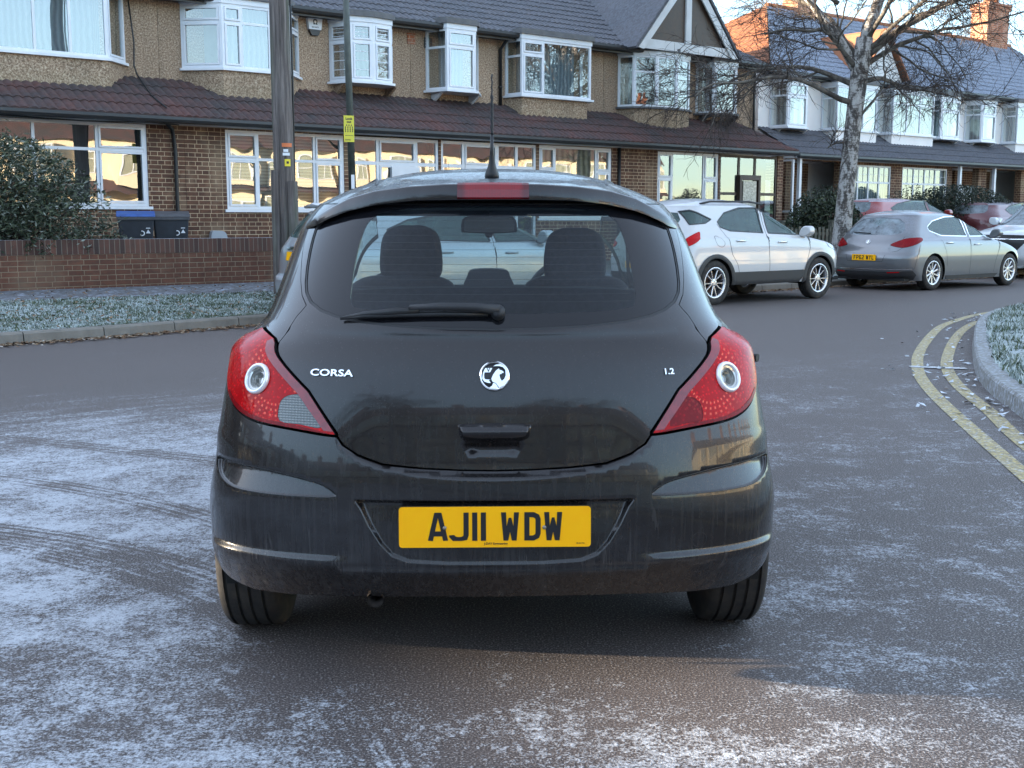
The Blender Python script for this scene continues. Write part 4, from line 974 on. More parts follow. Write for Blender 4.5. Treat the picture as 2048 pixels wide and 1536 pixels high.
for _ in range(230):
    i=rnd.randrange(32,104); q=KRs[i]; w_=abs(rnd.gauss(0,.28))+.01; pts.append((q[0]-w_,q[1]+w_*.35+rnd.uniform(-.15,.15)))
M_leaf=M['leaf']; t=NT('frosted_leaf'); oc=t.coord(); t.P(Base_Color=t.ramp(t.noise(oc,9,2),[(.35,(.12,.08,.05)),(.5,(.42,.46,.50)),(.7,(.7,.74,.8))]),Roughness=.85); M['leaf']=t.m
leaves('fallen_leaves','frosted leaves by the corner kerb',pts,.006); M['leaf']=M_leaf
# ================================================================== HOUSES
t=NT('brown_pebbledash'); oc=t.coord(); v=t.noise(oc,34,3,.7); v2=t.noise(oc,85,2,.6); b=t.noise(oc,.8,4,.6)
c=t.ramp(t.math('ADD',t.math('MULTIPLY',v,.6),t.math('MULTIPLY',v2,.4)),[(.36,(.07,.046,.032)),(.46,(.29,.195,.130)),(.54,(.47,.335,.230)),(.63,(.78,.66,.50))])
c=t.mix(t.rng(b,.35,.7,0,.30),c,(.18,.12,.075)); x=t.sep(oc)
c=t.mix(t.rng(t.math('ADD',x[2],t.math('MULTIPLY',b,.5)),3.65,4.15,.38,0),c,(.20,.18,.10))
c=t.mix(t.rng(t.noise(t.mapv(oc,(1.6,1.6,.22)),1,4,.6),.45,.72,0,.38),c,(.11,.085,.06)); t.P(Base_Color=c,Roughness=.95,Normal=t.bump(v,.5,.012)); M['pebble']=t.m
t=NT('white_roughcast'); oc=t.coord(); v=t.noise(oc,45,4,.7); t.P(Base_Color=t.mix(t.rng(t.noise(oc,1.2,5,.6),.35,.7),(.80,.76,.74),(.90,.87,.85)),Roughness=.9,Normal=t.bump(v,.6,.015)); M['white']=t.m
t=NT('cream_render'); oc=t.coord(); v=t.noise(oc,40,4,.7); t.P(Base_Color=t.mix(t.noise(oc,1,5),(.66,.56,.40),(.80,.70,.52)),Roughness=.9); M['cream']=t.m
def brick(name,c1,c2,c3,mort,scx='xz'):
    t=NT(name); oc=t.coord(); x=t.sep(oc); u=t.math('ADD',x[0],x[1])
    vv=t.comb(u,x[2],0); n=t.new("ShaderNodeTexBrick"); t.set(n.inputs['Vector'],vv); n.offset=.5; n.squash=.55; n.squash_frequency=2
    for k,q in (('Scale',1),('Mortar Size',.0055),('Mortar Smooth',.3),('Bias',0),('Brick Width',.225),('Row Height',.075)): n.inputs[k].default_value=q
    t.set(n.inputs['Color1'],c1); t.set(n.inputs['Color2'],c2); t.set(n.inputs['Mortar'],mort)
    cell=t.noise(t.mapv(vv,(5.1,14.5,1)),1.3,4,.8); c=t.mix(t.rng(cell,.45,.65,0,.7),n.outputs[0],c3)
    c=t.mix(n.outputs[1],c,mort); c=t.mix(t.rng(t.noise(oc,2,5,.7),.42,.7,0,.6),c,[q*.55 for q in c1]); c=t.mix(t.rng(t.noise(oc,1.1,3,.6),.5,.72,0,.35),c,mort)
    t.P(Base_Color=c,Roughness=.9,Normal=t.bump(t.math('SUBTRACT',1,n.outputs[1]),.6,.012)); return t.m
M['brick']=brick('dark_stock_brick',(.10,.044,.027),(.18,.082,.048),(.062,.037,.028),(.60,.45,.29))
M['wallbrick']=brick('garden_wall_brick',(.13,.048,.028),(.165,.068,.040),(.07,.042,.030),(.27,.20,.13))
M['redbrick']=brick('red_brick',(.36,.12,.06),(.45,.17,.08),(.28,.10,.06),(.5,.42,.34))
t=NT('soldier_course'); oc=t.coord(); x=t.sep(oc); u=t.math('MULTIPLY',x[0],1/.075); fr=t.math('ABSOLUTE',t.math('SUBTRACT',t.math('FRACT',u),.5)); mo=t.rng(fr,.42,.47)
cell=t.noise(t.comb(t.math('FLOOR',u),0,0),3.3,1); c=t.mix(t.rng(cell,.35,.65),(.055,.030,.026),(.15,.062,.042)); c=t.mix(t.rng(t.noise(oc,6,5,.7),.4,.7,0,.5),c,(.05,.045,.035))
up=t.sep(t.new("ShaderNodeNewGeometry").outputs['Normal'])[2]; c=t.mix(mo,c,(.19,.155,.12)); c=t.mix(t.math('MULTIPLY',t.rng(up,.5,.9),t.rng(t.noise(oc,12,5,.7),.35,.55)),c,(.45,.50,.56))
t.P(Base_Color=c,Roughness=.9); M['soldier']=t.m
def tile(name,ca,cb,cc,frost):
    t=NT(name); oc=t.coord(); a=t.noise(oc,1.1,5,.7); b=t.noise(oc,9,4,.7); 
    c=t.mix(t.rng(a,.4,.65),ca,cb); c=t.mix(t.rng(b,.5,.75,0,.6),c,cc)
    if frost: 
        x=t.sep(oc); c=t.mix(t.math('MULTIPLY',t.rng(t.noise(oc,14,5,.7),.30,.60,.35,1),frost),c,(.36,.41,.50))
    t.P(Base_Color=c,Roughness=.8,Specular_IOR_Level=.2,Normal=t.bump(b,.3,.01)); return t.m
M['tile_brown']=tile('weathered_red_brown_tile',(.048,.032,.024),(.10,.034,.020),(.028,.021,.017),.10)
M['tile_main']=tile('grey_brown_tile',(.062,.050,.046),(.045,.038,.035),(.095,.078,.07),.24)
M['tile_frost']=tile('frosted_grey_tile',(.050,.052,.062),(.038,.040,.050),(.09,.085,.085),.62)
M['tile_hip']=tile('orange_clay_tile',(.30,.12,.06),(.24,.10,.055),(.14,.07,.045),0)
M['upvc']=plain('white_window_frame',(.72,.74,.78),.35,var=.06,sc=3)
M['timber']=plain('dark_timber_frame',(.06,.035,.022),.5,var=.3,sc=12)
M['fascia']=plain('white_fascia',(.62,.62,.62),.6,var=.15,sc=2)
M['gutter']=plain('black_gutter',(.014,.014,.015),.4)
M['lead']=plain('lead_roofing',(.12,.12,.125),.7,var=.3,sc=4)
M['hglass']=glassmat('house_glass',(.80,.86,.86),2.7,.015,(.5,.5,.5),0,.0035,1.3)
t=NT('net_curtain'); oc=t.coord(); x=t.sep(oc); fold=t.math('SINE',t.math('ADD',t.math('MULTIPLY',t.math('ADD',x[0],x[1]),62),t.math('MULTIPLY',t.noise(oc,2,3),9)))
t.P(Base_Color=t.mix(t.rng(fold,-1,1),(.15,.18,.20),(.30,.34,.36)),Roughness=.9,Normal=t.bump(fold,.6,.02)); M['net']=t.m
t=NT('venetian_blind'); oc=t.coord(); x=t.sep(oc); sl_=t.math('GREATER_THAN',t.math('FRACT',t.math('MULTIPLY',x[2],17)),.42); t.P(Base_Color=t.mix(sl_,(.008,.009,.009),(.15,.145,.125)),Roughness=.6); M['blind']=t.m
M['darkroom']=plain('dark_room',(.035,.035,.04),.9)
t=NT('patterned_curtain'); oc=t.coord(); x=t.sep(oc); fold=t.math('SINE',t.math('ADD',t.math('MULTIPLY',t.math('ADD',x[0],x[1]),40),t.math('MULTIPLY',t.noise(oc,2,3),6)))
t.P(Base_Color=t.mix(t.rng(fold,-1,1),(.16,.13,.08),(.40,.34,.22)),Roughness=.9); M['gold']=t.m

def tiled(x0,x1,ya,za,yb,zb,mat,name,parent,dx0=0,dx1=0,course=.33,rip=.15,amp=.030,step=.026,M4=None,res=6):
    """pantiled slope rising from (ya,za) to (yb,zb); dx0/dx1 shift the ends at the top (hips)"""
    L=math.hypot(yb-ya,zb-za); n=max(1,round(L/course)); ny,nz=-(zb-za)/L,(yb-ya)/L
    vs=[];fs=[];   dxs=rip/res; nx=int(round((x1-x0)/dxs)); xs=[x0+(x1-x0)*i/nx for i in range(nx+1)]
    for k in range(n):
        for top in (0,1):
            u=(k+top)/n; lift=.004 if top else step
            y=ya+(yb-ya)*u; z=za+(zb-za)*u
            for xx in xs:
                lo=x0+dx0*u; hi=x1-dx1*u; xc=min(max(xx,lo),hi)
                r_=amp*(abs(math.sin(math.pi*xc/rip)))+lift+.002*math.sin(xc*7.3+k*2.1)
                vs.append((xc,y+ny*r_,z+nz*r_))
    w_=nx+1
    for k in range(n):
        b=k*2*w_
        for i in range(nx):
            fs.append((b+i,b+i+1,b+w_+i+1,b+w_+i))
            if k<n-1: fs.append((b+w_+i,b+w_+i+1,b+2*w_+i+1,b+2*w_+i))
            else: pass
        if k==0:
            pass
    # front edge of the lowest course
    b0=len(vs)
    for xx in xs: vs.append((xx,ya,za-.02))
    for i in range(nx): fs.append((b0+i,b0+i+1,i+1,i))
    mb=MB().add(vs,fs); o=mb.build(name,mat,parent,False,M4)
    return o
def wall_open(mb,x0,x1,z0,z1,y,th,ops):
    """wall in the XZ plane with rectangular openings (ax,bx,az,bz), front at y"""
    ops=sorted(ops); x=x0
    for (a,b_,c,d_) in ops:
        if a>x: mb.box(x,a,y,y+th,z0,z1)
        if c>z0: mb.box(a,b_,y,y+th,z0,c)
        if d_<z1: mb.box(a,b_,y,y+th,d_,z1)
        x=b_
    if x<x1: mb.box(x,x1,y,y+th,z0,z1)
def window(parent,Mx,wd,h,cols,name='window',frame='upvc',back='net',depth=.06,bar=.05,fr=.055,sill=True,grid=None,glass='hglass'):
    """cols: list of (width fraction, transom height fraction or 0, opening light?)"""
    f=MB(); f.box(0,wd,0,depth,0,fr).box(0,wd,0,depth,h-fr,h).box(0,fr,0,depth,fr,h-fr).box(wd-fr,wd,0,depth,fr,h-fr)
    g=MB(); tot=sum(c[0] for c in cols); x=fr; W_=wd-2*fr
    for i,(c,tr,sash) in enumerate(cols):
        w_=W_*c/tot; xa,xb=x+(bar/2 if i else 0),x+w_-(bar/2 if i<len(cols)-1 else 0)
        if i: f.box(x-bar/2,x+bar/2,.004,depth-.004,fr,h-fr)
        zt=h*tr if tr else None
        cells=[(fr,h-fr)] if not zt else [(fr,zt-bar/2),(zt+bar/2,h-fr)]
        if zt: f.box(xa,xb,.006,depth-.006,zt-bar/2,zt+bar/2)
        for q,(za,zb) in enumerate(cells):
            if sash and (sash==1 or q==len(cells)-1 or sash==3):
                s_=.038
                f.box(xa+.004,xb-.004,-.014,.03,za+.004,za+s_).box(xa+.004,xb-.004,-.014,.03,zb-s_,zb-.004).box(xa+.004,xa+s_,-.014,.03,za+s_,zb-s_).box(xb-s_,xb-.004,-.014,.03,za+s_,zb-s_)
            g.add([(xa,.022+.0007*i,za),(xb,.022+.0007*i,za),(xb,.022+.0007*i,zb),(xa,.022+.0007*i,zb)],[(0,1,2,3)])
            if grid and (grid[2]=='all' or q==len(cells)-1):
                for k in range(1,grid[0]): xx=xa+(xb-xa)*k/grid[0]; f.box(xx-.006,xx+.006,.012,.034,za,zb)
                for k in range(1,grid[1]): zz=za+(zb-za)*k/grid[1]; f.box(xa,xb,.013,.033,zz-.006,zz+.006)
        x+=w_
    o=f.build(name,M[frame],parent,False,Mx)
    g.build('pane',M[glass],o,False,Mx)
    if back:
        MB().box(fr*.5,wd-fr*.5,.10 if back!='darkroom' else .35,.12 if back!='darkroom' else .37,fr*.5,h-fr*.5).build('curtain' if back in('net','gold') else ('blind' if back=='blind' else 'room_behind'),M[back],o,False,Mx)
    if sill: MB().box(-.05,wd+.05,-.06,depth,-.05,-.002).build('sill',M[frame],o,False,Mx)
    return o
def facet(p,q,z):   # matrix for a window facing outwards between plan points p->q (left to right seen from outside)
    a=math.atan2(q[1]-p[1],q[0]-p[0]); return Matrix.Translation((p[0],p[1],z))@Matrix.Rotation(a,4,'Z'), math.hypot(q[0]-p[0],q[1]-p[1])
def bay(parent,pts,z0,z1,cols,frame='upvc',back='net',apron=None,wallmat=None,roof='lead',grid=None,yw=1.0,soffit=.16,rooft=.09,sillm='upvc'):
    o=None; poly=[(p[0],p[1]) for p in pts]
    def off(d): # outward offset of plan polyline
        n=len(pts); r=[]
        for i in range(n):
            a=Vector(pts[max(i-1,0)]); b=Vector(pts[i]); c=Vector(pts[min(i+1,n-1)])
            d1=(b-a).normalized() if i else (c-b).normalized(); d2=(c-b).normalized() if i<n-1 else d1
            nn=Vector((d1.y+d2.y,-(d1.x+d2.x))).normalized(); k=d/max(.4,nn.dot(Vector((d1.y,-d1.x)))); r.append((b.x+nn.x*k,b.y+nn.y*k))
        return r
    close=lambda r:[(r[0][0],yw+.05)]+r+[(r[-1][0],yw+.05)]
    b=MB().prism(close(off(.07)),z1+.10,z1+.10+rooft).prism(close(off(.03)),z1+.10+rooft,z1+.13+rooft).build('bay_roof',M[roof],parent)
    MB().prism(close(off(.02)),z1+.001,z1+.10).build('bay_fascia',M[frame if frame=='upvc' else 'fascia'],parent)
    bw=MB().prism(close(off(.06)),z0-.045,z0-.001).build('bay_sill',M[sillm],parent)
    if apron is not None: MB().prism(close(off(-.01)),apron,z0-.046).build('bay_apron',wallmat,parent)
    MB().prism(close(off(-.32)),z0,z1).build('room_behind',M['net'] if back=='net' else M['darkroom'],parent)
    for i in range(len(pts)-1):
        mx,L=facet(pts[i],pts[i+1],z0); window(parent,mx,L,z1-z0,cols[i],'bay_window',frame,None,.06,.045,.05,False,grid)
    for i in range(len(pts)):
        pass
    return b
def bracket(parent,x0,x1,y,z,mat,yw=1.0):
    for x in (x0+.12,x1-.12):
        MB().prism([(y+.12,z-.05),(yw,z-.05),(yw,z-.26)],x-.03,x+.03,Matrix(((0,0,1,0),(1,0,0,0),(0,1,0,0),(0,0,0,1)))).build('bay_bracket',mat,parent)
def gutter(parent,x0,x1,y,z,mat,nm='gutter'):
    prof=[(y-.055,z+.05),(y-.06,z),(y-.045,z-.045),(y,z-.06),(y+.045,z-.045),(y+.05,z+.05),(y+.04,z+.05),(y+.035,z-.03),(y,z-.045),(y-.035,z-.03),(y-.045,z+.05)]
    return MB().prism(prof,x0,x1,Matrix(((0,0,1,0),(1,0,0,0),(0,1,0,0),(0,0,0,1)))).build(nm,mat,parent)
def pipe(parent,x,y,z0,z1,mat=None,r=.036,nm='downpipe',kink=0):
    pts=[(x,y,z1),(x,y,z0)] if not kink else [(x,y-kink,z1),(x,y-kink*.9,z1-.08),(x,y,z1-.28),(x,y,z0)]
    o=MB().tube(pts,r,10)
    for zz in np.arange(z0+.4,z1-.3,1.0): o.tube([(x,y,zz),(x,y,zz+.05)],r*1.3,10)
    return o.build(nm,mat or M['gutter'],parent,True)
def house(s0,s1,label,spec,group='terraced houses along the street',n0=19.9):
    loc=SN(s0,n0,0); h=thing('terraced_house',label,'house',loc,STREET,group); W_=s1-s0; X=lambda s:s-s0
    wall,lo,ml,mm,gut=spec['wall'],spec['low'],spec['lean'],spec['main'],spec.get('gutter','gutter')
    zf=.38; yu=1.0; zg=2.98; ze=5.30; dep=8.2; ybr=spec.get('ybr',0.)
    # upper wall and flanks
    MB().box(.004,W_-.004,yu,yu+.25,2.9,ze).box(.004,W_-.004,yu+.25,dep,zf,ze-.02).build('upper_wall',wall,h)
    # lower front wall with openings
    mb=MB(); wall_open(mb,.004,W_-.004,zf-.2,2.93,ybr,.22,[(X(a),X(b),c,d_) for a,b,c,d_ in spec['openings']]); mb.build('brick_wall',lo,h)
    # lean-to roof
    dx1=spec.get('lean_dx1',0); dx0=spec.get('lean_dx0',0)
    tiled(-.02*0,W_+spec.get('lean_over',0),-.38,3.03,yu+.005,3.80,ml,'lean_to_roof',h,dx0=dx0,dx1=dx1,course=.36)
    MB().box(0.0,W_,-.36,-.33,2.93,3.04).box(0,W_,-.33,ybr,2.93,2.95).build('lean_to_fascia',M['fascia'],h)
    gutter(h,-.01,W_+.01,-.42,2.985,M[gut] if isinstance(gut,str) else gut)
    # main roof
    yr,zr=spec.get('ridge',(5.0,7.75)); e0,e1=spec.get('hip0',0),spec.get('hip1',0)
    tiled(-.0,W_,yu-.38,ze-.02,yr,zr,mm,'roof',h,dx0=e0,dx1=e1,course=.345)
    bk=MB().add([(0,2*yr-yu+.38,ze-.02),(W_,2*yr-yu+.38,ze-.02),(W_-e1,yr,zr),(e0,yr,zr)],[(1,0,3,2)])
    if not e0: bk.add([(0.01,yu,ze-.05),(0.01,2*yr-yu,ze-.05),(0.01,yr,zr-.03)],[(0,2,1)])
    if not e1: bk.add([(W_-.01,yu,ze-.05),(W_-.01,2*yr-yu,ze-.05),(W_-.01,yr,zr-.03)],[(0,1,2)])
    bk.build('rear_roof',mm,h)
    MB().tube([(e0,yr,zr+.02),(W_-e1,yr,zr+.02)],.10,8).build('ridge_tiles',spec.get('ridgemat',mm),h,True)
    MB().box(0,W_,yu-.36,yu-.33,ze-.16,ze-.02).box(0,W_,yu-.33,yu,ze-.12,ze-.10).build('eaves_fascia',spec.get('eavemat',M['gutter']),h)
    gutter(h,0,W_,yu-.43,ze-.06,M[gut] if isinstance(gut,str) else gut,'eaves_gutter')
    return h
def hipface(h,W_,side,a,yr,zr,mat,yu=1.0,ze=5.30,dep=None):
    ya,yb=yu-.38,2*yr-yu+.38; L=yb-ya
    # slope faces -x (side 0) or +x (side 1): local u along y
    if side==0: Mx=Matrix(((0,1,0,0),(-1,0,0,yb),(0,0,1,0),(0,0,0,1)))   # x_local->-y, y_local->+x
    else: Mx=Matrix(((0,-1,0,W_),(1,0,0,ya),(0,0,1,0),(0,0,0,1)))
    tiled(0,L,0,ze-.02,a,zr,mat,'hip_roof',h,dx0=L/2,dx1=L/2,course=.345,M4=Mx,res=3)
def chimney(s,n,z0,z1,w_=.95,d_=.62,label='brick chimney stack',pots=2,parent=None,loc=None):
    mb=MB(); x,y=loc
    mb.box(x-w_/2,x+w_/2,y-d_/2,y+d_/2,z0,z1-.25).box(x-w_/2-.04,x+w_/2+.04,y-d_/2-.04,y+d_/2+.04,z1-.25,z1-.08).box(x-w_/2-.08,x+w_/2+.08,y-d_/2-.08,y+d_/2+.08,z1-.08,z1)
    c=mb.build('chimney',M['redbrick'],parent)
    for k in range(pots):
        xx=x+(k-(pots-1)/2)*.34; MB().lathe([(.13,z1),(.11,z1+.05),(.095,z1+.28),(.12,z1+.31),(.12,z1+.34),(.07,z1+.34),(.07,z1)],16,Matrix.Translation((xx,y,0))).build('chimney_pot',M['tile_hip'],c,True)
    return c
BR=dict(wall=M['pebble'],low=M['brick'],lean=M['tile_brown'],main=M['tile_main'])
C2=lambda *a:[(w_,.72,1 if k else 0) for w_,k in a]
# ---- house A (left edge): big canted bay above, wide window below behind the shrub
def bigbay(h,X,pts,z0=4.03,z1=5.16,cols=None,wall=M['pebble'],apron=3.28,**k):
    bay(h,[(X(a),b) for a,b in pts],z0,z1,cols,apron=apron,wallmat=wall,**k)
sA=2.95
h=house(sA,8.33,'brown pebbledash terraced house behind the leafy shrub, leftmost in view',dict(BR,openings=[(3.75,7.66,1.54,2.93)]))
X=lambda s:s-sA
window(h,Matrix.Translation((X(3.75),.02,1.54)),3.91,1.38,[(.9,.68,1),(1.25,.68,0),(1.1,.68,0),(.85,.68,1)],back='darkroom')
bigbay(h,X,[(4.95,.99),(5.42,.50),(7.25,.50),(7.72,.99)],cols=[[(1,0,3)],[(1,0,0),(1,0,0),(1,0,0)],[(1,0,3)]],z1=5.2)
MB().tube([(X(7.78),.93,5.2),(X(7.86),.93,4.4),(X(7.84),.92,4.0),(X(7.88),.90,3.85),(X(7.88),.3,3.45),(X(7.95),-.2,3.2)],.014,6).build('cable',M['gutter'],h,True)
MB().tube([(X(7.95),-.20,2.94),(X(8.10),-.05,2.85),(X(8.14),-.05,2.5),(X(8.14),-.05,1.0),(X(8.14),-.05,.4)],.035,8).build('cable_pipe',M['gutter'],h,True)
MB().tube([(X(5),-.34,2.93),(X(6.5),-.345,2.90),(X(7.6),-.34,2.93),(X(8.1),-.34,2.91)],.012,6).build('cable',M['gutter'],h,True)
# ---- house B
sB=8.33
h=house(sB,13.68,'brown pebbledash terraced house with venetian blinds behind the telegraph pole',dict(BR,openings=[(9.09,11.50,1.50,2.90),(11.62,13.68,.40,2.93)]))
X=lambda s:s-sB
window(h,Matrix.Translation((X(9.09),.02,1.50)),2.41,1.40,[(.62,.64,1),(1.25,.64,0),(.62,.64,1)],back='blind')
bigbay(h,X,[(8.75,.99),(9.30,.45),(10.62,.45),(11.12,.99)],cols=[[(1,.72,1)],[(.45,.72,1),(.75,.72,0),(.45,.72,1)],[(1,.72,1)]])
bay(h,[(X(11.78),.99),(X(11.98),.50),(X(12.45),.42),(X(12.92),.50),(X(13.2),.99)][0:5],4.0,5.12,[[(1,.68,1)],[(1,.68,1)],[(1,.68,1)],[(1,.68,1)]],grid=(1,4,'all')); bracket(h,X(11.8),X(13.2),.5,4.0,M['pebble'])
def porch(h,x0,x1,cols,frame='upvc',z0=.42,z1=2.90,door=None,back='darkroom',glass='hglass'):
    L=x1-x0; w_=window(h,Matrix.Translation((x0,.02,z0)),L,z1-z0,cols,'porch_window',frame,back,.07,.07,.06,False,glass=glass)
    return w_
porch(h,X(11.62),X(13.68),[(.62,.80,0),(.95,.80,1),(.5,.80,0)],back='darkroom')
MB().box(X(12.55),X(13.2),-.03,.05,.45,2.35).build('front_door',M['upvc'],h)
ab=MB(); ab.prism([(-.17,.10),(.17,.10),(.15,-.05),(.09,-.15),(-.09,-.15),(-.15,-.05)],0,.09,Matrix(((1,0,0,X(11.45)),(0,0,-1,.99),(0,1,0,5.0),(0,0,0,1))))
al=thing('alarm_box','white wall alarm box with a dark base beside the bay window','alarm box',SN(11.45,20.9,5.02),STREET)
MB().prism([(-.16,.15),(.16,.15),(.13,-.06),(-.13,-.06)],0,.08,Matrix(((1,0,0,0),(0,0,-1,0),(0,1,0,0),(0,0,0,1)))).build('alarm_cover',M['upvc'],al)
MB().prism([(-.125,-.065),(.125,-.065),(.07,-.17),(-.07,-.17)],0,.07,Matrix(((1,0,0,0),(0,0,-1,0),(0,1,0,0),(0,0,0,1)))).build('alarm_base',M['gutter'],al)
tm=textmesh('\u03a9',.13,.002,1,.004); tm.transform(Matrix.Translation((0,-.082,.075))@TXT); link('alarm_lettering',tm,M['gutter'],al)
tm=textmesh('SECURITY',.035,.002,1,.001); tm.transform(Matrix.Translation((0,-.082,-.02))@TXT); link('alarm_lettering',tm,M['gutter'],al)
for s,nm,mt,lb in ((13.70,'air_brick',M['redbrick'],'small red air brick high on the brown wall left of the black one'),(14.02+.1,'air_vent',M['gutter'],'small black air vent high on the brown wall')):
    v=MB()
    for k in range(4): v.box(-.09,.09,-.02,.0,-.10+k*.055,-.06+k*.055)
    v.box(-.10,.10,-.012,.0,-.11,.11); o=v.build(nm,mt,None); o.location=SN(s,20.9,5.0-(.05 if s>14 else 0)); o.rotation_euler=(0,0,STREET); tag(o,lb,'air vent')
# ---- house C
sC=13.68
h=house(sC,19.05,'brown pebbledash terraced house directly above the car aerial',dict(BR,openings=[(13.74,16.22,.40,2.93),(16.30,18.42,1.35,2.92)]))
X=lambda s:s-sC
bay(h,[(X(14.05),.99),(X(14.22),.45),(X(14.95),.45),(X(15.42),.99)],3.98,5.20,[[(1,.7,0)],[(1,.72,1)],[(1,0,0)]],grid=None); bracket(h,X(14.1),X(15.3),.5,3.98,M['upvc'])
bigbay(h,X,[(16.13,.99),(16.2,.48),(18.2,.48),(18.36,.99)],cols=[[(1,.7,0)],[(.42,.74,1),(1,0,0)],[(1,0,0)]],z0=4.0,z1=5.18,apron=None); 
MB().prism([(X(16.12),.99),(X(16.25),.55),(X(18.15),.55),(X(18.3),.99)],3.35,3.95).build('bay_apron',M['pebble'],h)
porch(h,X(13.74),X(16.22),[(.55,.80,0),(.95,.80,1),(.55,.80,0),(.5,.80,0)],back='darkroom')
MB().box(X(14.6),X(15.3),-.03,.05,.45,2.35).build('front_door',M['upvc'],h)
window(h,Matrix.Translation((X(16.30),.02,1.35)),2.12,1.56,[(.45,.66,1),(1.35,0,0),(.45,.66,1)],back='gold')
pipe(h,X(18.62),-.04,.4,2.95); pipe(h,X(15.98),.95,3.75,5.26,kink=.3)
# ---- house D
sD=19.05
h=house(sD,24.42,'brown pebbledash end terrace with a half-timbered gable over its bay',dict(BR,openings=[(19.88,21.98,1.1,2.92),(22.02,24.2,.40,2.93)],lean_over=.1,lean_dx1=.85,hip1=2.6))
X=lambda s:s-sD; W_=24.42-sD
hipface(h,W_,1,2.6,5.0,7.75,M['tile_main'])
cv=[(X(19.5),.99),(X(19.68),.62),(X(20.22),.40),(X(20.85),.36),(X(21.42),.50),(X(21.75),.80),(X(21.85),.99)]
bay(h,cv,3.96,5.14,[[(1,0,0)],[(1,.68,0)],[(1,0,0)],[(1,0,0)],[(1,0,0)],[(1,0,0)]],back='room',apron=3.3,wallmat=M['pebble'],sillm='lead')
bay(h,[(X(22.15),.99),(X(22.28),.5),(X(23.05),.42),(X(23.62),.99)],3.95,5.10,[[(1,0,0)],[(1,0,1)],[(1,0,0)]],back='room',sillm='lead',soffit=.1); bracket(h,X(22.2),X(23.5),.5,3.95,M['lead'])
window(h,Matrix.Translation((X(19.88),.02,1.1)),2.10,1.80,[(.5,.66,1),(1.2,0,0),(.5,.66,1)],back='darkroom')
porch(h,X(22.02),X(24.2),[(.55,.62,0),(.5,.62,0),(.65,.62,0)],frame='timber',back='darkroom')
d=MB().box(X(22.72),X(22.80),-.05,.03,.42,2.42).box(X(23.42),X(23.50),-.05,.03,.42,2.42).box(X(22.80),X(23.42),-.05,.03,2.3,2.42).box(X(22.80),X(23.42),-.045,.02,.42,1.2).build('front_door',M['timber'],h)
MB().box(X(22.86),X(23.36),-.03,-.01,1.2,2.28).build('door_glass',plain('patterned_door_glass',(.45,.42,.36),.25,var=.4,sc=25),d)
# half-timbered gable over the bow window
gx0,gx1,gz0,gap=X(19.55),X(22.75),5.28,7.25; gm=(gx0+gx1)/2
G=Matrix(((1,0,0,0),(0,0,1,.35),(0,1,0,0),(0,0,0,1)))
MB().prism([(gx0+.15,gz0),(gx1-.15,gz0),(gm,gap-.15)],0,.2,G).build('gable_wall',M['timber'],h)
gb=MB()
for xa,za,xb,zb in ((gx0-.1,gz0-.02,gm,gap),(gx1+.1,gz0-.02,gm,gap)):
    L=math.hypot(xb-xa,zb-za); nx_,nz_=-(zb-za)/L*.24,(xb-xa)/L*.24
    if nz_>0: nx_,nz_=-nx_,-nz_
    gb.prism([(xa,za),(xb,zb),(xb+nx_*(0 if xb==gm else 1),zb+nz_-.12),(xa+nx_,za+nz_*.2)],-.10,-.06,G)
gb.prism([(gx0+.1,gz0-.02),(gx1-.1,gz0-.02),(gx1-.1,gz0+.2),(gx0+.1,gz0+.2)],-.055,-.0,G).prism([(gm-.09,gz0+.2),(gm+.09,gz0+.2),(gm+.09,gap-.45),(gm-.09,gap-.45)],-.05,-.0,G)
gb.build('gable_boards',M['fascia'],h)
gr=MB()
for sgx,xe in ((-1,gx0-.18),(1,gx1+.18)):
    gr.add([(xe,.22,gz0-.06),(gm,.22,gap+.05),(gm,4.2,gap+.05),(xe,2.2,gz0+.0)],[(0,1,2,3) if sgx>0 else (3,2,1,0)])
o=gr.build('gable_roof',M['tile_main'],h); md=o.modifiers.new('s','SOLIDIFY'); md.thickness=.06
pipe(h,X(24.3),.93,3.2,5.3)
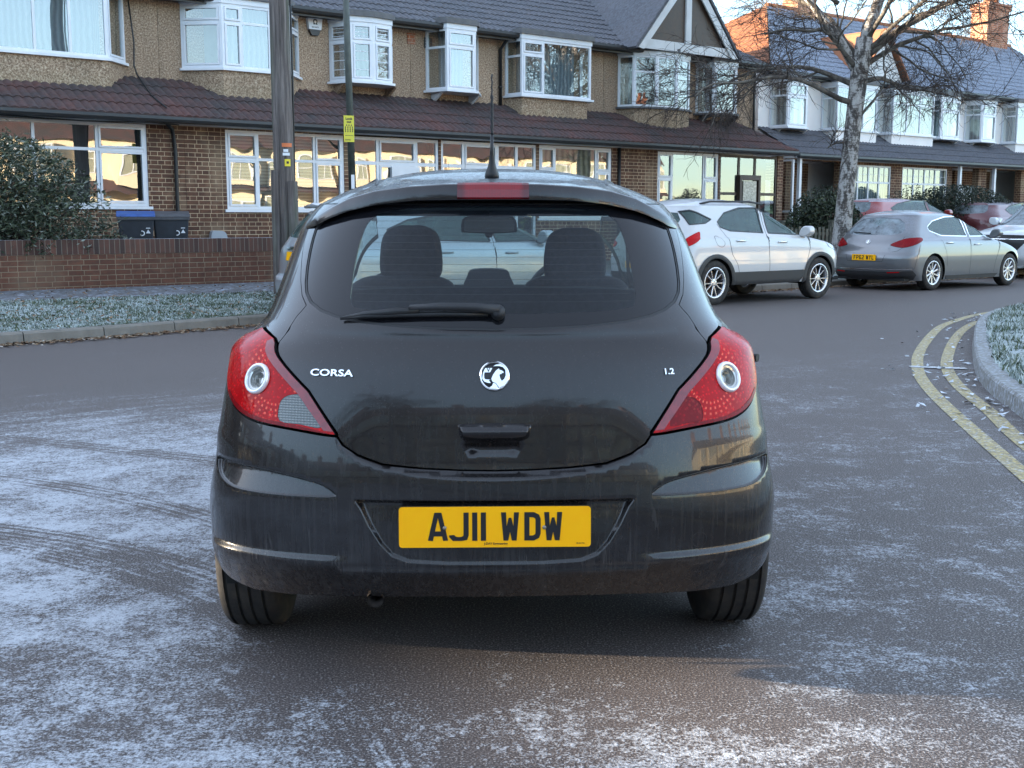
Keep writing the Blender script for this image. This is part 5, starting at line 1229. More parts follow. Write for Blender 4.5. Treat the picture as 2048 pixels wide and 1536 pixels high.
# ---- white houses E..H
WH=dict(wall=M['white'],low=M['brick'],lean=M['tile_main'],main=M['tile_frost'],ridge=(5.0,8.05))
def whites(s0,s1,label,hip0=0,first='small',gable=False,lab=0):
    g=dict(WH,openings=[],hip0=hip0,ybr=.0,ridgemat=M['tile_hip'])
    W_=s1-s0; X=lambda s:s-s0
    if first=='small': sm=(s0+.45,s0+1.75); bg=(s0+2.7,s0+4.6)
    else: bg=(s0+.35,s0+2.5); sm=(s0+2.75,s0+4.25)
    lb=(bg[0]-.05,bg[1]+.15); pz=(s0+.25,lb[0]-.3) if first=='small' else (lb[1]+.25,s1-.2)
    g['openings']=[(lb[0],lb[1],1.25,2.85),(pz[0],pz[1],.38,2.9)] if pz[0]>lb[0] else [(pz[0],pz[1],.38,2.9),(lb[0],lb[1],1.25,2.85)]
    h=house(s0,s1,label,g,n0=20.5)
    bay(h,[(X(bg[0]),.99),(X(bg[0]),.45),(X(bg[1]),.45),(X(bg[1]),.99)],3.85,5.05,[[(1,.72,0)],[(1,.72,0),(1,.72,0),(1,.72,0)],[(1,.72,0)]],apron=3.1,wallmat=M['white'],grid=(1,2,'top'))
    bay(h,[(X(sm[0]),.99),(X(sm[0])+.12,.45),(X(sm[1])-.35,.45),(X(sm[1]),.99)],3.82,5.0,[[(1,.7,0)],[(1,.7,1)],[(1,.7,1)]],grid=(2,2,'top')); bracket(h,X(sm[0]),X(sm[1]),.5,3.82,M['fascia'])
    window(h,Matrix.Translation((X(lb[0]),.02,1.25)),lb[1]-lb[0],1.6,[(1,.70,0)]*4,back='net',grid=(2,2,'top'))
    # recessed porch
    MB().box(X(pz[0]),X(pz[1]),1.1,1.25,.38,2.9).build('porch_back_wall',M['brick'],h)
    MB().box(X(pz[0])+.1,X(pz[0])+.95,1.05,1.1,.4,2.4).build('front_door',M['upvc'],h)
    MB().box(X(pz[0])-.04,X(pz[0])+.05,-.30,-.21,.38,2.93).build('porch_post',M['upvc'],h)
    return h
hE=whites(25.25,30.25,'white rendered terraced house behind the birch tree, its hip end lit orange',hip0=4.98)
hipface(hE,5.0,0,4.98,5.0,8.05,M['tile_hip'])
# side wall cladding and glazed porch side of the end house
cl=MB()
for k in range(8): cl.add([(-.02,-.33+k*0,2.93+.0),(-.02,.99,2.93),(-.02,.99,3.75),],[(0,2,1)]) if k==0 else None
cl.build('cladding_gable',M['fascia'],hE)
window(hE,Matrix.Translation((-.01,1.0,.42))@Matrix.Rotation(R(-90),4,'Z'),1.25,2.48,[(1,.45,0)],'porch_window','upvc',None,.06,.05,.05,False)
hF=whites(30.25,34.85,'white rendered terraced house with its big bay beside a black downpipe',first='big')
pipe(hF,2.62,.93,3.3,5.26)
chimney(0,0,7.0,9.2,parent=hF,loc=(1.6,5.0))
# tiled gablet catching the sun between E and F
gbl=MB(); gbl.add([(4.0,.55,5.45),(5.15,.55,6.85),(5.15,3.3,6.85),(4.0,1.2,5.45)],[(0,1,2,3)]).add([(5.15,.55,6.85),(6.3,.55,5.45),(6.3,1.2,5.45),(5.15,3.3,6.85)],[(0,1,2,3)])
o=gbl.build('gable_roof',M['tile_hip'],hE); md=o.modifiers.new('s','SOLIDIFY'); md.thickness=.06
MB().prism([(4.1,5.25),(6.2,5.25),(5.15,6.72)],0,.1,Matrix(((1,0,0,0),(0,0,1,.7),(0,1,0,0),(0,0,0,1)))).build('gable_wall',M['fascia'],hE)
hG=whites(34.85,39.8,'white rendered terraced house second from the right edge')
hH=whites(39.8,44.8,'farthest white terraced house with a broad brick chimney on its ridge',first='big')
chimney(0,0,7.5,9.5,1.5,.7,parent=hH,loc=(3.5,5.0),pots=3)
# ---- the terrace continues to the left, outside the frame, and a lit row stands opposite
def simple_house(name_label,loc,rz,wall,W_=5.4,group=None,chim=True,lowm=None):
    lowm=lowm or M['redbrick']
    h=thing('terraced_house',name_label,'house',loc,rz,group)
    MB().box(0,W_,0,8,0,2.7).build('brick_wall',lowm,h); MB().box(0,W_,.004,7.996,2.7,5.3).build('upper_wall',wall,h)
    MB().add([(0,-.35,5.25),(W_,-.35,5.25),(W_,4,7.9),(0,4,7.9)],[(0,1,2,3)]).add([(0,8.35,5.25),(W_,8.35,5.25),(W_,4,7.9),(0,4,7.9)],[(1,0,3,2)]).add([(0,0,5.2),(0,8,5.2),(0,4,7.88)],[(0,2,1)]).add([(W_,0,5.2),(W_,8,5.2),(W_,4,7.88)],[(0,1,2)]).build('roof',M['tile_brown'],h)
    MB().add([(0,-.9,2.75),(W_,-.9,2.75),(W_,0,3.3),(0,0,3.3)],[(0,1,2,3)]).build('lean_to_roof',M['tile_brown'],h)
    for x0,x1,z0,z1,n in ((.5,2.9,.9,2.3,3),(3.5,5.0,.2,2.4,2),(.6,2.8,3.6,4.9,3),(3.7,4.8,3.7,4.9,2)):
        MB().box(x0-.08,x1+.08,-.75 if x0<3 else -.3,0,z0-.5,z1+.12).build('bay',wall,h)
        window(h,Matrix.Translation((x0,-.80 if x0<3 else -.35,z0)),x1-x0,z1-z0,[(1,.7,0)]*n,back='darkroom',sill=False)
    if chim: chimney(0,0,6.9,8.8,parent=h,loc=(W_*.95,4.0),pots=2)
    return h

p=simple_house('cream rendered house across the road, outside the picture on the right',SN(14,-22),STREET+math.pi,M['cream'],group='houses on the sunlit side of the road',lowm=M['cream'])
for k in range(1,10):
    copy_tree(p,SN(14+5.4*k,-22-(.6 if k%4==0 else 0)))
for k in range(9):
    copy_tree(p,Vector((20-5.4*k,-25,0)),math.pi,'cream rendered terraced house behind the camera')['group']='houses behind the camera'
p2=simple_house('terraced house further left along the street, outside the picture',SN(2.95-5.4,20.4),STREET,M['pebble'],group='houses continuing the terrace to the left')
for k in range(1,3): copy_tree(p2,SN(2.95-5.4*(k+1),20.4))
for k in range(7): copy_tree(p2,Vector((-25,-34+5.35*k,0)),R(90),'terraced house added outside the picture to shade the ground')['group']='unseen houses added to cast shade'  # unseen row added on the left to block the low sun

# unseen wall added between the rows, its slot shaped for one sun patch
lk=thing('sun_slot_wall','unseen wall added between two terraces, slotted to shape one patch of sun','building',(-25,3.42,0),R(90))
XY=Matrix(((1,0,0,0),(0,0,1,0),(0,1,0,0),(0,0,0,1)))
MB().box(0,.1,0,.2,0,9).prism([(.1,0),(1.2,0),(1.2,4.40),(.1,4.46)],0,.2,XY).prism([(.1,4.66),(1.2,4.58),(1.2,9),(.1,9)],0,.2,XY).box(1.2,6.0,0,.2,0,9).build('wall',M['pebble'],lk)
# ================================================================== OTHER CARS
M['hazyglass']=glassmat('frosted_car_glass',(.30,.42,.38),1.5,.20,(.22,.36,.34))
M['frostglass']=glassmat('frost_covered_glass',(.40,.50,.52),1.6,.45,(.40,.46,.50))
M['darkglass']=glassmat('dark_car_glass',(.16,.20,.20),1.7,.06,(.3,.34,.36))
M['whitepaint']=paint('pearl_white_paint',(.52,.515,.51),.0,.30,.10,(.40,.38,.34),frost=.25)
M['greypaint']=paint('silver_grey_paint',(.15,.152,.160),.55,.33,.25,(.22,.21,.19),frost=.55)
M['silver']=paint('silver_paint',(.42,.45,.48),.45,.32,.12,(.3,.3,.3),frost=.5)
M['redpaint']=paint('red_paint',(.28,.018,.015),.1,.3,.05,frost=.75)
M['darkred']=paint('dark_red_paint',(.10,.015,.018),.3,.3,.05,frost=.6)
M['vanwhite']=paint('white_paint',(.66,.68,.70),0,.3,.08,(.5,.5,.5),frost=.3)
M['headlamp']=plain('headlamp_glass',(.35,.36,.37),.1,.4,coat=1)
M['amber']=plain('number_plate_white',(.7,.7,.68),.4)
def car(label,loc,sp,group='cars parked along the kerb'):
    L,Wd,H,belt,r=sp['L'],sp['W']/2,sp['H'],sp['belt'],sp['r']; c=thing('parked_car',label,'car',loc,sp.get('rz',STREET-R(90)),group)
    zt=H-sp.get('rise',.11); zs=sp.get('sill',.20)
    hw=sp.get('cab',.30) # how far the sides lean in at roof
    WT=[(zs,Wd-.03),(.35,Wd-.01),(.6,Wd),(.8,Wd-.012),(belt-.04,Wd-.04),(belt,Wd-.075),(belt+.05,Wd-.105),((belt+zt)/2,Wd-.19),(zt-.08,Wd-hw+.03),(zt,Wd-hw)]
    yr=sp['rear']; yf=sp['front']
    sh=Shell(WT,yr,yf,[(.2,.45),(.9,.42),(zt,.42)],[(.2,.75),(.8,.75),(belt-.02,.65),(belt+.05,.45),(zt,.4)],1.0,L-1.9,1.1)
    AM=sh.Lr+sh.Ls+sh.Lf; P=sp['paint']; gl=sp.get('glass',M['hazyglass']); ra=r+.045
    rg=sp['rearglass']; rg=symm(rg)
    wins=sp['windows']; h_=.06
    arches=sp['axles']
    low=[(a,zs) for a in np.arange(0,.9,.1)]
    lower=[(0,zs)]
    for y0 in arches:
        th0=math.asin(max(-1,(zs-r)/ra)); lower+=[(sh.a_of_y(y0-ra*math.cos(t_),r+ra*math.sin(t_)),r+ra*math.sin(t_)) for t_ in np.linspace(th0,math.pi-th0,26)]
    lower+=[(AM,zs)]
    wb,wt_=belt+.01,zt-.02
    ws=[(AM-1.02,wb),(AM-.98,wt_),(AM,wt_)]
    for sg in (1,-1):
        S=lambda q:[(sg*a,z) for a,z in q]
        hol=[S(sh.side(smoothpoly(w_[1],True,3) if w_[2] else w_[1],1)) for w_ in wins]
        rgh=[(a,z) for a,z in sp['rearglass']]
        out=lower+[(AM,wb),(AM-1.02,wb),(AM-.98,wt_),(AM,wt_),(AM,zt),(0,zt)]+[(a,z) for a,z in reversed(rgh)]
        lampq=[S(smoothpoly(q,True,3)) for q in sp['lamps']]
        b=sh.panel('body_side',S(out),hol+lampq,None,h_,.02,P,c,rimmat=M['black'])
        for (nm,pts,sm),q in zip(wins,hol): 
            sh.panel(nm,inset(densify(q,.05),.001),[],-.006,.1,0,gl,c)
            if sp.get('chrometrim'): sh.strip('window_trim',[(a,z) for a,z in q]+[q[0]],.014,.003,M['chrome'],b,.05)
            else: sh.strip('window_seal',[(a,z) for a,z in q]+[q[0]],.018,.002,M['black'],b,.05)
        for q in lampq: sh.panel('tail_lamp',inset(densify(q,.03),.003),[],.006,.04,.01,sp.get('lampmat',M['redlens']),c)
        sh.panel('windscreen',S(ws+[(AM,wb)]),[],-.004,.12,0,sp.get('wsglass',gl),c)
        if sp.get('clad'):
            zc_=sp['clad']; q=[(sh.a_of_y(arches[0]+ra,zc_)+.02,zs+.005),(sh.a_of_y(arches[0]+ra,zc_)+.02,zc_),(sh.a_of_y(arches[1]-ra,zc_)-.02,zc_),(sh.a_of_y(arches[1]-ra,zc_)-.02,zs+.005)]
            sh.panel('sill_cladding',S(q),[],.012,.12,.014,M['trim'],c)
            for y0 in arches:
                q=[(sh.a_of_y(y0-(ra+.02)*math.cos(t_),r+(ra+.02)*math.sin(t_)),r+(ra+.02)*math.sin(t_)) for t_ in np.linspace(-.1,math.pi+.1,30)]
                sh.strip('arch_cladding',S(q),.065,.010,M['trim'],c,.05)
            q=[(0,zs+.01),(0,zc_),(.9,zc_),(sh.a_of_y(arches[0]-ra,zc_),zc_),(sh.a_of_y(arches[0]-ra,zc_)-.03,zs+.01)]
            sh.panel('bumper_cladding',S(q),[],.010,.1,.012,M['trim'],c)
            q=[(AM,zs+.01),(AM,zc_),(sh.a_of_y(arches[1]+ra,zc_)+.02,zc_),(sh.a_of_y(arches[1]+ra,zc_)+.03,zs+.01)]
            sh.panel('bumper_cladding',S(q),[],.010,.1,.012,M['trim'],c)
        for ln in sp['seams']: sh.strip('door_gap',S(sh.side(ln,1,.05,False)),.007,.0015,M['black'],b,.05)
        for (y,z) in sp['handles']:
            MB().tube([tuple(sh.pos(np.array([sg*sh.a_of_y(y+dy,z)]),np.array([z]),o_)[0]) for dy,o_ in ((-.10,0),(-.08,.03),(.08,.03),(.10,0))],.013,8).build('door_handle',sp.get('handlemat',P),c,True)
        my,mz=sp['mirror']; x0=float(sh.W(mz))-(.14 if sp.get('tuck') else 0)
        mm=MB().prism(smoothpoly([(0,.0),(.03,.10),(.10,.15),(.20,.14),(.22,.04),(.12,-.02)],True,4),-.06,.08,Matrix(((sg,0,0,sg*(x0-.03)),(0,0,1,my),(0,1,0,mz),(0,0,0,1))))
        mo=mm.build('door_mirror',sp.get('mirrormat',P),c); auto_smooth(mo); md=mo.modifiers.new('b','BEVEL'); md.width=.025; md.segments=3
        for y0 in arches:
            ml=MB(); th=np.linspace(-.2,math.pi+.2,24); vs=[]
            for t_ in th:
                for xx in (Wd-.05,Wd-.36): vs.append((sg*xx,y0+(ra+.004)*math.cos(t_),r+(ra+.004)*math.sin(t_)))
            ml.add(vs,[(2*i,2*i+1,2*i+3,2*i+2) for i in range(23)]+[tuple([2*i+1 for i in range(24)])]); ml.build('wheel_arch_liner',M['liner'],c)
            wheel_parts(c,y0,sg*(Wd-.115),r,.205,r*.69,sp['wheel'],M['alloy'],sg)
        for q in sp.get('extra',[]): sh.panel(q[0],S(smoothpoly(q[1],True,3) if q[3] else q[1]),[],q[2],.05,.008,q[4],c)
        for q in sp.get('rearlines',[]): sh.strip('panel_gap',S(q),.006,.0015,M['black'],b,.04)
    sh.panel('rear_window',inset(densify(rg,.05),.001),[],-.004,.1,0,sp.get('rgmat',gl),c)
    rise=sp.get('rise',.11); cy=(float(sh.YR(zt))+float(sh.YF(zt)))/2
    dome(sh,'roof',zt,rise,cy,P,c,60,14,2.4)
    MB().box(-Wd+.12,Wd-.12,.15,L-.25,zs,zs+.04).build('underbody',M['liner'],c)
    MB().box(-Wd+.14,Wd-.14,.5,L-1.3,.4,belt-.12).build('cabin_tub',M['interior'],c)
    for x,y in ((-.36,L*.47),(.36,L*.47)):
        s_=MB().prism(smoothpoly([(x-.22,belt-.3),(x-.23,belt+.12),(x-.10,belt+.2),(x-.10,belt+.38),(x+.10,belt+.38),(x+.10,belt+.2),(x+.23,belt+.12),(x+.22,belt-.3)],False,3),-.06,.06,Matrix(((1,0,0,0),(0,0,1,y),(0,1,0,0),(0,0,0,1)))).build('front_seat',M['interior'],c)
    # plate
    if sp.get('plate'):
        txt,pz,yo=sp['plate']; fm=sh.frame(0,pz,.006+yo); po=MB().box(-.26,.26,-.004,.002,-.0555,.0555).build('number_plate',M['pyellow'],c,False,fm)
        for q in (plate_text(txt,.05,.079,.014,.011,.033) if txt else []): q.build('plate_character',M['pblack'],po,False,fm@Matrix.Translation((0,-.005,0)))
    return c,sh
RZ=STREET-R(90)
mokka=dict(L=4.28,W=1.80,H=1.65,belt=1.06,r=.345,sill=.30,cab=.27,rise=.12,paint=M['whitepaint'],glass=M['hazyglass'],
 rear=[(.3,.10),(.45,.02),(.7,.0),(.85,.03),(1.0,.07),(1.08,.10),(1.25,.19),(1.4,.29),(1.53,.38)],
 front=[(.3,4.10),(.45,4.25),(.7,4.27),(.85,4.20),(.95,3.95),(1.02,3.55),(1.07,3.22),(1.2,2.95),(1.4,2.52),(1.53,2.2)],
 axles=(.83,3.385),wheel=(5,True),clad=.50,
 rearglass=[(0,1.10),(.5,1.12),(.62,1.2),(.66,1.32),(.58,1.42),(0,1.45)],
 lamps=[[(.55,.95),(.70,1.0),(.90,1.10),(1.02,1.13),(1.0,1.02),(.86,.93),(.70,.88),(.58,.89)]],
 windows=[('front_door_window',[(2.14,1.10),(2.16,1.50),(2.45,1.475),(2.85,1.30),(3.15,1.11),(3.12,1.06)],0),('rear_door_window',[(2.02,1.105),(2.03,1.505),(1.6,1.50),(1.22,1.42),(1.02,1.28),(1.05,1.20),(1.25,1.14)],0),('quarter_window',[(.90,1.32),(.52,1.46),(.40,1.44),(.42,1.24),(.75,1.26)],0)],
 seams=[[(2.09,.50),(2.08,1.10),(2.09,1.52)],[(3.10,1.05),(3.12,.85),(2.98,.50)],[(1.00,1.25),(1.15,1.0),(1.20,.78),(1.32,.62),(1.36,.50)]],
 handles=[(1.42,.985),(2.42,.955)],mirror=(2.98,1.06),plate=('',.62,.0),handlemat=M['chrome'],
 extra=[('window_divider',[(1.36,1.15),(1.30,1.445),(1.33,1.45),(1.39,1.15)],.001,0,M['black'])])
mokka['extra']=[]
c,sh=car('white compact crossover parked between the black hatchback and the grey car',SN(12.87,13.30),mokka)
# petrol flap and roof rails
for sg in (1,-1):
    a0=sh.a_of_y(.92,1.0); q=[(sg*(a0+.085*math.cos(t_)),.98+.085*math.sin(t_)) for t_ in np.linspace(0,2*math.pi,24)]
    if sg>0: sh.strip('fuel_flap',q,.005,.0015,M['trim'],c,.02)
    MB().tube([(sg*.57,.78,1.56),(sg*.58,1.0,1.595),(sg*.58,1.9,1.60),(sg*.57,2.25,1.565)],.016,8).build('roof_rail',M['trim'],c,True)
    fl=sh.panel('headlamp',[(sg*a,z) for a,z in smoothpoly([(sh.Lr+sh.Ls+.12,.86),(sh.Lr+sh.Ls+.30,.96),(sh.Lr+sh.Ls+.75,.93),(sh.Lr+sh.Ls+.78,.82),(sh.Lr+sh.Ls+.4,.78)],True,3)],[],.006,.04,.01,M['headlamp'],c)
astra=dict(L=4.42,W=1.81,H=1.50,belt=.98,r=.325,sill=.19,cab=.29,rise=.10,paint=M['greypaint'],glass=M['hazyglass'],rgmat=M['frostglass'],lampmat=M['redlens2'],
 rear=[(.19,.16),(.3,.05),(.5,.0),(.62,.0),(.72,.05),(.85,.09),(.95,.15),(1.05,.20),(1.2,.33),(1.32,.45),(1.40,.54)],
 front=[(.19,4.15),(.3,4.32),(.5,4.42),(.7,4.33),(.8,4.1),(.88,3.75),(.95,3.35),(1.0,3.15),(1.1,2.95),(1.3,2.45),(1.40,2.15)],
 axles=(.93,3.615),wheel=(10,False),chrometrim=1,
 rearglass=[(0,1.03),(.42,1.035),(.58,1.06),(.66,1.12),(.62,1.26),(.5,1.33),(0,1.36)],
 lamps=[[(.43,.86),(.62,.955),(.80,.985),(.99,.985),(1.0,.93),(.86,.86),(.66,.80),(.50,.82)]],
 windows=[('front_door_window',[(2.20,1.0),(2.24,1.375),(2.6,1.335),(3.0,1.15),(3.25,1.0)],0),('rear_door_window',[(2.10,1.0),(2.14,1.38),(1.6,1.37),(1.15,1.29),(.90,1.18),(.92,1.11),(1.25,1.02)],0)],
 seams=[[(2.15,.26),(2.16,1.0),(2.19,1.39)],[(3.22,.98),(3.2,.8),(3.05,.5),(3.02,.30)],[(1.0,1.1),(1.22,.9),(1.32,.7),(1.36,.45)]],
 handles=[(1.45,.88),(2.40,.84)],mirror=(3.02,.99),handlemat=M['chrome'],plate=('FP62 WYL',.615,.0),
 extra=[('lower_valance',[(0,.20),(0,.36),(.45,.36),(.84,.38),(.90,.30),(.80,.21)],.006,0,M['trim']),('bumper_strip',[(0,.395),(0,.405),(.5,.405),(.84,.42),(.84,.41),(.5,.395)],.007,0,M['chrome']),('rear_reflector',[(.42,.335),(.42,.35),(.62,.36),(.62,.345)],.013,0,M['redlens'])],
 rearlines=[[(0,.71),(.45,.715),(.56,.74),(.64,.80),(.62,.95),(.66,1.0)],[(0,.545),(.34,.545),(.38,.67)],[(.88,.42),(.93,.60),(.96,.86)]])
c,sh=car('grey hatchback with frosted rear window parked ahead of the white crossover',SN(18.93,13.45),astra)
for sg in (1,-1):
    sh.panel('sill_trim',[(sg*a,z) for a,z in [(sh.a_of_y(1.32,.3),.195),(sh.a_of_y(1.32,.3),.27),(sh.a_of_y(3.2,.3),.27),(sh.a_of_y(3.2,.3),.195)]],[],.008,.1,.01,M['trim'],c)
fm=sh.frame(0,.90,.006); MB().lathe([(.034,0),(.034,.004),(.044,.006),(.046,0)],32,fm@Matrix.Rotation(R(90),4,'X')).build('badge',M['chrome'],c,True); MB().prism([(-.02,-.025),(.005,-.03),(.015,.0),(.01,.025),(-.005,.03),(-.012,.0)],0,.005,fm@Matrix(((1,0,0,0),(0,0,-1,0),(0,1,0,0),(0,0,0,1)))).build('emblem',M['chrome'],c)
MB().tube([tuple(sh.pos(np.array([a]),np.array([z]),.02)[0]) for a,z in ((0,1.05),(-.2,1.06),(-.42,1.07))],.010,8).build('rear_wiper',M['trim'],c,True)
silver=dict(L=4.75,W=1.76,H=1.52,belt=1.0,r=.32,sill=.20,cab=.28,rise=.10,paint=M['silver'],glass=M['hazyglass'],lampmat=M['clearlens'],
 rear=[(.2,.12),(.3,.03),(.5,.0),(.58,.0),(.62,.06),(.8,.07),(.95,.10),(1.05,.15),(1.2,.24),(1.35,.36),(1.42,.42)],
 front=[(.2,4.55),(.3,4.7),(.5,4.75),(.7,4.68),(.82,4.45),(.92,4.0),(.98,3.8),(1.04,3.65),(1.2,3.3),(1.42,2.7)],
 axles=(.85,3.75),wheel=(7,False),
 rearglass=[(0,1.08),(.5,1.10),(.62,1.18),(.62,1.32),(.5,1.38),(0,1.39)],
 lamps=[[(.72,.80),(.70,.98),(.86,1.08),(1.0,1.05),(.97,.9),(.86,.80)]],
 windows=[('front_door_window',[(2.58,1.03),(2.61,1.395),(2.95,1.375),(3.45,1.16),(3.68,1.03)],0),('rear_door_window',[(2.48,1.03),(2.51,1.40),(1.95,1.40),(1.3,1.31),(.95,1.19),(1.10,1.07)],0)],
 seams=[[(2.53,.26),(2.53,1.0),(2.56,1.41)],[(3.62,1.0),(3.6,.6),(3.5,.30)],[(1.3,1.05),(1.42,.85),(1.45,.5)]],
 handles=[(1.75,.90),(2.8,.88)],mirror=(3.35,1.02),plate=('',.86,.0),
 extra=[('tailgate_grip',[(0,.94),(0,.97),(.26,.97),(.30,.94)],.02,0,M['chrome'])])
c,sh=car('silver hatchback mostly hidden behind the black car, seen through its windows',SN(6.85,13.2),silver)
MB().tube([(-.35,.40,1.475),(0,.33,1.49),(.35,.40,1.475)],[.02,.035,.02],8).build('roof_spoiler',M['silver'],c,True)
# cars on the forecourts behind
red=dict(silver,tuck=1,paint=M['redpaint'],glass=M['hazyglass'],H=1.45,belt=.98,plate=None,extra=[],lamps=[[(.72,.80),(.70,.93),(.86,.98),(1.0,.95),(.97,.9),(.86,.80)]],rgmat=M['frostglass'])
c,sh=car('red hatchback with frosty roof standing in a front garden behind the grey car',SN(24.3,17.9,.40),red,'cars standing on the front gardens')
dred=dict(red,paint=M['darkred'],H=1.42)
c,sh=car('dark red car standing in a front garden beside the white vehicle',SN(30.3,18.3,.40),dred,'cars standing on the front gardens')
van=dict(L=4.7,W=1.92,H=1.84,belt=1.18,r=.36,sill=.28,cab=.22,rise=.10,paint=M['vanwhite'],glass=M['darkglass'],wsglass=M['frostglass'],rz=STREET+R(90),
 rear=[(.28,.1),(.5,.0),(1.0,.02),(1.2,.06),(1.6,.18),(1.74,.25)],
 front=[(.28,4.5),(.5,4.68),(.8,4.70),(.98,4.62),(1.08,4.3),(1.16,3.75),(1.22,3.55),(1.4,3.2),(1.74,2.6)],
 axles=(.95,3.75),wheel=(5,False),rearglass=[(0,1.2),(.6,1.22),(.66,1.4),(.6,1.6),(0,1.62)],lamps=[[(.85,.9),(.85,1.2),(.97,1.2),(.97,.9)]],
 windows=[('front_door_window',[(2.4,1.22),(2.42,1.68),(2.7,1.64),(3.2,1.36),(3.45,1.22)],0),('rear_door_window',[(2.28,1.22),(2.30,1.69),(1.3,1.66),(1.2,1.24)],0)],
 seams=[[(2.34,.35),(2.34,1.7)]],handles=[(1.5,1.08),(2.6,1.06)],mirror=(3.3,1.22),plate=None)
c,sh=car('white sport utility car at the right edge, facing the camera behind the grey hatchback',SN(29.7,14.2),van)
AMv=sh.Lr+sh.Ls+sh.Lf
for sg in (1,-1):
    sh.panel('grille',[(sg*a,z) for a,z in [(AMv,.62),(AMv,.98),(AMv-.5,.97),(AMv-.55,.85),(AMv-.35,.62)]],[],.008,.05,.01,M['black'],c)
    sh.panel('headlamp',[(sg*a,z) for a,z in smoothpoly([(AMv-.58,.84),(AMv-.55,.97),(AMv-.85,1.0),(AMv-.95,.92),(AMv-.8,.84)],True,3)],[],.008,.04,.01,M['headlamp'],c)
    sh.strip('grille_bar',[(sg*a,.885) for a in np.linspace(AMv-.52,AMv,12)],.02,.014,M['chrome'],c)
# ================================================================== STREET FURNITURE
def px_ground(): pass
t=NT('weathered_pole_timber'); oc=t.coord(); g_=t.noise(t.mapv(oc,(26,26,1.1)),1,6,.7); x=t.sep(oc); c_=t.ramp(g_,[(.3,(.035,.030,.028)),(.5,(.12,.10,.092)),(.68,(.23,.20,.185))])
c_=t.mix(t.rng(t.noise(t.mapv(oc,(5,5,.6)),1,4),.5,.65,0,.45),c_,(.075,.10,.055)); t.P(Base_Color=c_,Roughness=.9,Normal=t.bump(g_,.8,.012)); M['pole']=t.m
q=SN(8.0,15.55); tp=thing('telegraph_pole','weathered timber telegraph pole with small stickers rising behind the black car','telegraph pole',(q.x,q.y,gz(8,15.55)),0)
MB().tube([(0,0,-.1),(-.005,0,1.4),(-.015,0,3.2),(-.035,0,9)],[.155,.150,.143,.115],20).build('pole_shaft',M['pole'],tp,True)
for k,(xx,zz) in enumerate(((-.115,1.78),(.125,1.62))): MB().prism([(-.055,-.09),(.055,-.09),(.055,.09),(-.055,.09)],-.05,zz,Matrix.Translation((xx,-.07,0))).build('splint',M['pole'],tp)
MB().tube([(.12,.06,.2),(.13,.10,3),(.10,.10,8)],.016,6).build('pole_cable',M['gutter'],tp,True)
rx=Matrix.Rotation(math.atan2(-q.x,q.y)*-1,4,'Z')
aim=math.atan2(-q.x,q.y)   # face the street
def sticker(nm,z,wd,h,mat,parent,dz=0,r=.149):
    mb=MB(); n=8; vs=[]
    for i in range(n+1):
        a=-math.pi/2+.50+(i/n-.5)*wd/r
        for zz in (z,z+h): vs.append(((r+.003)*math.cos(a),(r+.003)*math.sin(a),zz))
    mb.add(vs,[(2*i,2*i+2,2*i+3,2*i+1) for i in range(n)]); return mb.build(nm,mat,parent,True)
zb=gz(8,15.55); sticker('orange_sticker',2.34-zb,.15,.055,plain('orange_sticker',(.62,.16,.05),.5),tp); 
for k in range(5): 
    o=sticker('number_tag',2.27-zb-(.05 if k>1 else 0),.035,.04,M['upvc'],tp); o.rotation_euler=(0,0,(-.26+.22*(k if k<2 else k-2.3)))
sticker('yellow_sticker',2.07-zb,.085,.10,plain('yellow_sticker',(.78,.62,.03),.5),tp,r=.151)
o=sticker('sticker_symbol',2.105-zb,.035,.035,M['pblack'],tp,r=.153)
q=SN(9.15,15.65); lp=thing('street_lamp','slim green-grey steel lamp post with a yellow warning sign strapped on','lamp post',(q.x,q.y,gz(9.1,15.6)),0)
M['lamppost']=plain('green_grey_steel',(.075,.085,.075),.55,.2,var=.35,sc=7)
MB().tube([(.03,0,-.1),(.03,0,1.35),(.025,0,1.42)],[.075,.072,.058],16).tube([(.025,0,1.42),(-.045,0,5.6)],[.055,.042],14).build('lamp_column',M['lamppost'],lp,True)
MB().tube([(-.045,0,5.55),(-.05,0,5.75)],.05,12).build('bracket',M['lamppost'],lp,True)
MB().lathe([(.04,5.95),(.30,5.72),(.32,5.68),(.20,5.70),(.16,5.62),(.0,5.6)],24).build('lamp_head',M['lamppost'],lp,True)
aim=math.atan2(q.x,-q.y)*1.0
sg_=Matrix.Rotation(math.atan2(-q.x,q.y)*1.0+R(18),4,'Z')@Matrix.Translation((-.035,-.062,.35))@Matrix.Diagonal((.86,1,.86,1))
zb=gz(9.1,15.6)
ysg=MB().box(-.092,.092,-.006,0,2.42-zb,2.87-zb).build('warning_sign',plain('yellow_sign',(.66,.60,.05),.45,var=.1,sc=4),lp,False,sg_)
for txt,z,sz in (('Look',2.815,.058),('out',2.762,.058)):
    m=textmesh(txt,sz,.001,1,.0022); m.transform(sg_@Matrix.Translation((0,-.008,z-zb))@TXT); link('sign_lettering',m,M['pblack'],ysg)
for row in range(4):
    for k in range(4 if row else 3):
        xx=(k-(1.5 if row else 1))*.042; zz=2.712-row*.034; a=MB().lathe([(0,.001),(.0085,.001)],10,sg_@Matrix.Translation((xx,-.0075-.0001*row,zz-zb))@Matrix.Rotation(R(90),4,'X')).build('person_symbol',M['pblack'],ysg)
        MB().box(xx-.010,xx+.010,-.0072,-.0065,zz-.022-zb,zz-.009-zb).build('person_symbol',M['pblack'],ysg,False,sg_)
MB().box(-.075,.075,-.0078,-.0065,2.525-zb,2.533-zb).build('sign_rule',M['pblack'],ysg,False,sg_)
